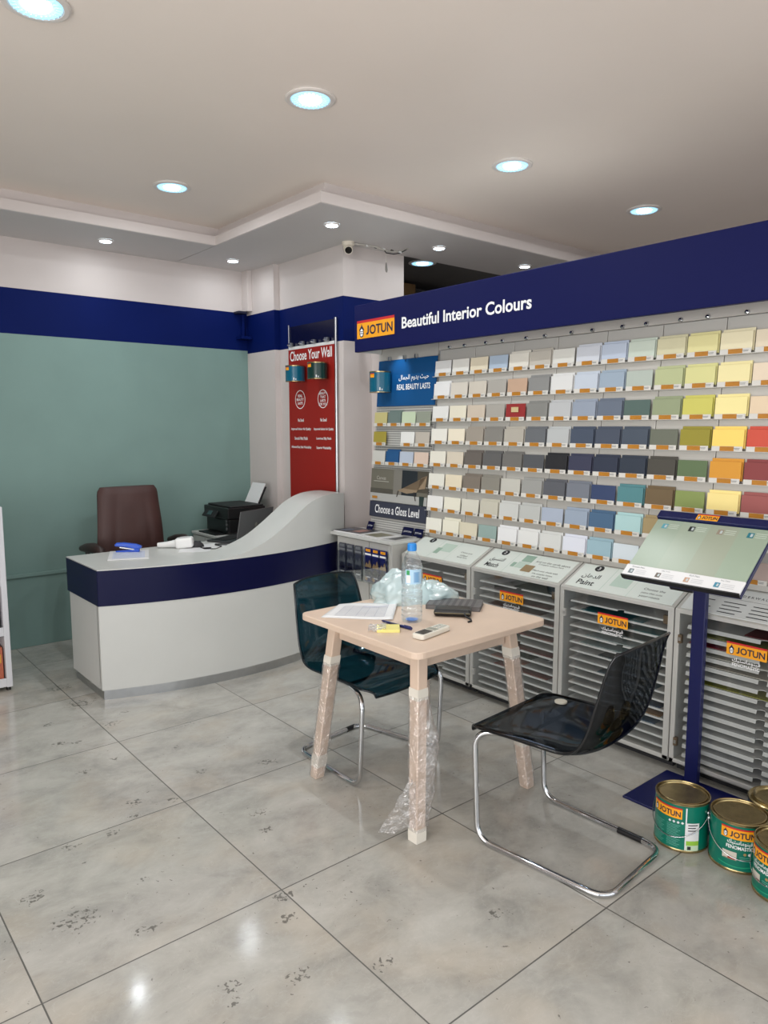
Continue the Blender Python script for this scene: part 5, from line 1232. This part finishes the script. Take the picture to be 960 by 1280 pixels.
# ------------------------------------------------------------------ paint cans on the floor
def paint_can(label, cx, cy, r, h, face, kind):
    t = thing('paint_can', label, 'paint can', (cx, cy, 0), face, 'green paint cans on the floor')
    body = can_green if kind != 'pail' else mat('dark_teal_pail', (12, 84, 96), .3)
    pf = [(0, .001), (r * .99, .001), (r, .003), (r, .009), (r * .985, .012, body), (r * .985, h - .014, body), (r, h - .010)]
    MB().lathe((0, 0, 0), pf + [(r, h - .004)], brass, 48).build('body', t, local=True)
    if kind == 'pail':
        lidp = [(r, h - .006), (r * 1.01, h), (r * .97, h + .004), (r * .86, h - .002), (r * .84, h + .010), (r * .78, h + .014), (r * .72, h + .008), (r * .70, h + .004), (0, h + .005)]
    else:
        lidp = [(r, h - .006), (r * 1.005, h - .001), (r * .985, h + .001), (r * .95, h), (r * .925, h - .008), (r * .90, h - .009), (r * .88, h - .002), (r * .85, h - .001), (r * .83, h - .005), (0, h - .0055)]
    MB().lathe((0, 0, 0), lidp, brass, 48).build('lid', t, local=True)
    q = r * .985
    def on(x, y, d=0): a = x / q; return V3(((q + .0012 + d) * math.cos(a), (q + .0012 + d) * math.sin(a), y))
    def patch(mb, x0, x1, y0, y1, m, d=0, n_=8):
        for i in range(n_):
            a, b = x0 + (x1 - x0) * i / n_, x0 + (x1 - x0) * (i + 1) / n_; mb.face([on(a, y0, d), on(b, y0, d), on(b, y1, d), on(a, y1, d)], m)
    mb = MB()
    pale = mat('pale_green_text', (120, 190, 172), .5); lime = mat('lime_print', (150, 196, 70), .4)
    logo_into(mb, (0, 0, 0), EX, EY, EZ, .125, .044, fn=lambda x, y, d: on(x, h * .79 + y, d))
    if kind in ('front', 'side', 'pail'):
        mb.text(arabic('فينوماستيك'), None, None, None, txt_white, h=.022, w=.086, bold=.01, fn=lambda x, y: on(x + .004, h * .62 + y, .0006))
        mb.text('FENOMASTIC', None, None, None, txt_white, h=.014, w=.092, bold=.02, fn=lambda x, y: on(x + .004, h * .52 + y, .0006))
        patch(mb, -.055, -.005, h * .26, h * .42, mat('room_print', (206, 200, 186), .4), .0004); patch(mb, -.035, -.006, h * .27, h * .31, mat('room_print_red', (150, 60, 40), .4), .0008); patch(mb, -.05, -.01, h * .26, h * .28, mat('room_print_floor', (150, 140, 120), .4), .0006)
        for xx, m in ((.022, mat('bronze_seal', (170, 140, 90), .4)), (.038, white_print)):
            mb.face([on(xx + .0055 * math.cos(a), h * .41 + .0055 * math.sin(a), .0005) for a in [2 * PI * k / 14 for k in range(14)]], m)
        for k in range(3): patch(mb, .005, .045, h * (.34 - .035 * k), h * (.348 - .035 * k), pale, .0004, 4)
        # pale wave sweeping round the foot
        for i in range(24):
            a, b = -.07 + .16 * i / 24, -.07 + .16 * (i + 1) / 24; w_ = lambda x: h * (.12 + .9 * (x + .01) ** 2 / .01 * .1)
            mb.face([on(a, w_(a), .0003), on(b, w_(b), .0003), on(b, w_(b) + .004, .0003), on(a, w_(a) + .004, .0003)], mat('bright_green_wave', (40, 160, 120), .4))
        patch(mb, .095, .125, h * .44, h * .58, mat('red_diamond', (196, 40, 60), .4), .0004); patch(mb, .105, .115, h * .48, h * .54, white_print, .0008)
    if kind == 'back':
        for j in range(4):
            xx = -.002 + .0155 * j + .02; mb.face([on(xx + .0058 * math.cos(a), h * .61 + .0058 * math.sin(a), .0005) for a in (0, PI / 2, PI, 3 * PI / 2)], white_print)
        for c_ in range(2):
            for k in range(14): patch(mb, -.055 + .062 * c_, -.005 + .062 * c_ - .006 * (k % 3), h * (.54 - .032 * k), h * (.547 - .032 * k), pale, .0004, 4)
        patch(mb, .075, .080, .014, h - .016, white_print, .0003, 2)
        patch(mb, .080, .128, h * .26, h * .62, white_print, .0004); patch(mb, .080, .128, h * .17, h * .26, lime, .0006); patch(mb, .080, .128, h * .06, h * .17, mat('pale_green_patch', (200, 220, 190), .4), .0004)
        for k in range(4): patch(mb, .085, .122 - .008 * (k % 2), h * (.57 - .055 * k), h * (.59 - .055 * k), txt_black if k < 3 else mat('faint_blue_print', (206, 212, 228), .5), .0009, 4)
        patch(mb, .085, .098, h * .08, h * .15, txt_black, .0009, 3)
    mb.build('tin_label', t, local=True)
    # wire handle hanging down at the front, held by two ears
    pts = []
    for i in range(25):
        a = -PI * .5 + PI * i / 24; drop = math.cos(a) ** .8 if math.cos(a) > 0 else 0
        pts.append(V3(((r + .006) * math.cos(a), (r + .006) * math.sin(a), h * .78 - h * .48 * drop)))
    R_ = Matrix.Rotation(.15, 3, 'Z')
    mb = MB(); mb.tube([R_ @ p for p in pts], .0018, chrome, 6); hd = mb.build('wire_handle', t, local=True)
    for a in (-PI / 2, PI / 2):
        mb = MB(); c = R_ @ V3(((r + .003) * math.cos(a), (r + .003) * math.sin(a), h * .78)); mb.ball(c, .008, steel, 10); mb.build('ear', hd, local=True)
    return t
va_ = lambda x, y: math.atan2(-y, -x)
paint_can('green paint can with two columns of small print, leftmost of the group by the stand', 2.668, 1.338, .1022, .200, va_(2.668, 1.338) - .60, 'back')
paint_can('green paint can showing its full orange logo, second from the left', 2.704, 1.130, .1030, .194, va_(2.706, 1.138) + .02, 'front')
paint_can('green paint can cut by the right edge of the picture, with red hazard diamond', 2.630, .935, .1030, .194, va_(2.63, .935) - .75, 'side')
paint_can('dark teal can with a stepped brass lid behind the others, under the last cabinet', 2.925, 1.075, .112, .186, va_(2.925, 1.075) + .2, 'pail')

# ------------------------------------------------------------------ security camera and cable
cc = thing('security_camera', 'small white dome security camera under the ceiling at the column corner', 'security camera', (3.33, 4.385, ZS - .002))
cream = mat('cream_plastic', (226, 216, 200), .4)
mb = MB(); mb.lathe((0, 0, 0), [(.045, 0), (.046, -.012), (.042, -.022), (.034, -.030)], cream, 30); mb.build('mount', cc, local=True)
ax = V3((-.5, -.75, -.55)).normalized()
mb = MB(); mb.ball((0, 0, -.040), .036, cream, 20); mb.tube([(0, 0, -.040), V3((0, 0, -.04)) + ax * .052], [.032, .030], cream, 24); mb.build('housing', cc, local=True)
mb = MB(); c = V3((0, 0, -.04)) + ax * .0525; mb.tube([c, c + ax * .002], [.026, .024], mat('black_lens', (10, 10, 12), .1), 20); mb.build('lens', cc, local=True)
mb = MB(); wirem = mat('grey_cable', (176, 172, 164), .5)
zc_ = ZS - .008
mb.tube([(3.36, 4.37, zc_), (3.44, 4.33, zc_ - .008), (3.52, 4.30, zc_ - .014), (3.585, 4.28, zc_ - .03), (3.64, 4.27, zc_ - .036), (3.70, 4.26, zc_ - .03), (3.76, 4.25, zc_ - .012), (3.79, 4.24, zc_ + .004)], .0065, wirem, 8)
mb.tube([(3.585, 4.28, zc_ - .03), (3.60, 4.275, zc_ - .05), (3.66, 4.262, zc_ - .052), (3.72, 4.252, zc_ - .038), (3.79, 4.24, zc_ + .004)], .004, black_matte, 8)
for k in range(5): mb.tube([(3.45 + .065 * k, 4.326 - .018 * k, zc_ - .010 - .005 * k), (3.468 + .065 * k, 4.322 - .018 * k, zc_ - .011 - .006 * k)], .0078, black_matte if k % 2 else white_plastic, 8)
wr_ = mb.build('camera_cable'); tag(wr_, 'loose taped cable sagging under the ceiling beside the security camera', 'cable')
mb = MB(); mb.tube([(3.60, 4.276, zc_ - .034), (3.602, 4.276, zc_ - .12)], .0018, wirem, 6); mb.tube([(3.602, 4.276, zc_ - .12), (3.602, 4.276, zc_ - .14), (3.604, 4.276, zc_ - .175), (3.606, 4.276, zc_ - .19)], [.004, .007, .010, .004], mat('grey_plug', (120, 116, 110), .5), 10)
o = mb.build('hanging_plug', wr_); 
bx_ = MB().box((4.83, 5.55, 2.931), (5.06, 5.75, 3.06), mat('brown_carton', (120, 92, 56), .7)).build('storage_box', bevel=.003); 
sh_ = thing('storage_shelf', 'dark shelf in the storeroom behind the column', 'shelf', (5.05, 5.65, 0))
mb = MB(); mb.box((4.4, 5.50, 2.90), (5.7, 5.845, 2.93), store_shade); mb.build('shelf_board', sh_)
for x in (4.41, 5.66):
    mb = MB(); mb.box((x, 5.50, 0), (x + .03, 5.84, 2.90), store_shade); mb.build('upright', sh_)
tag(recentre(bx_), 'brown carton on a shelf in the dark storeroom, seen above the navy sign', 'box')
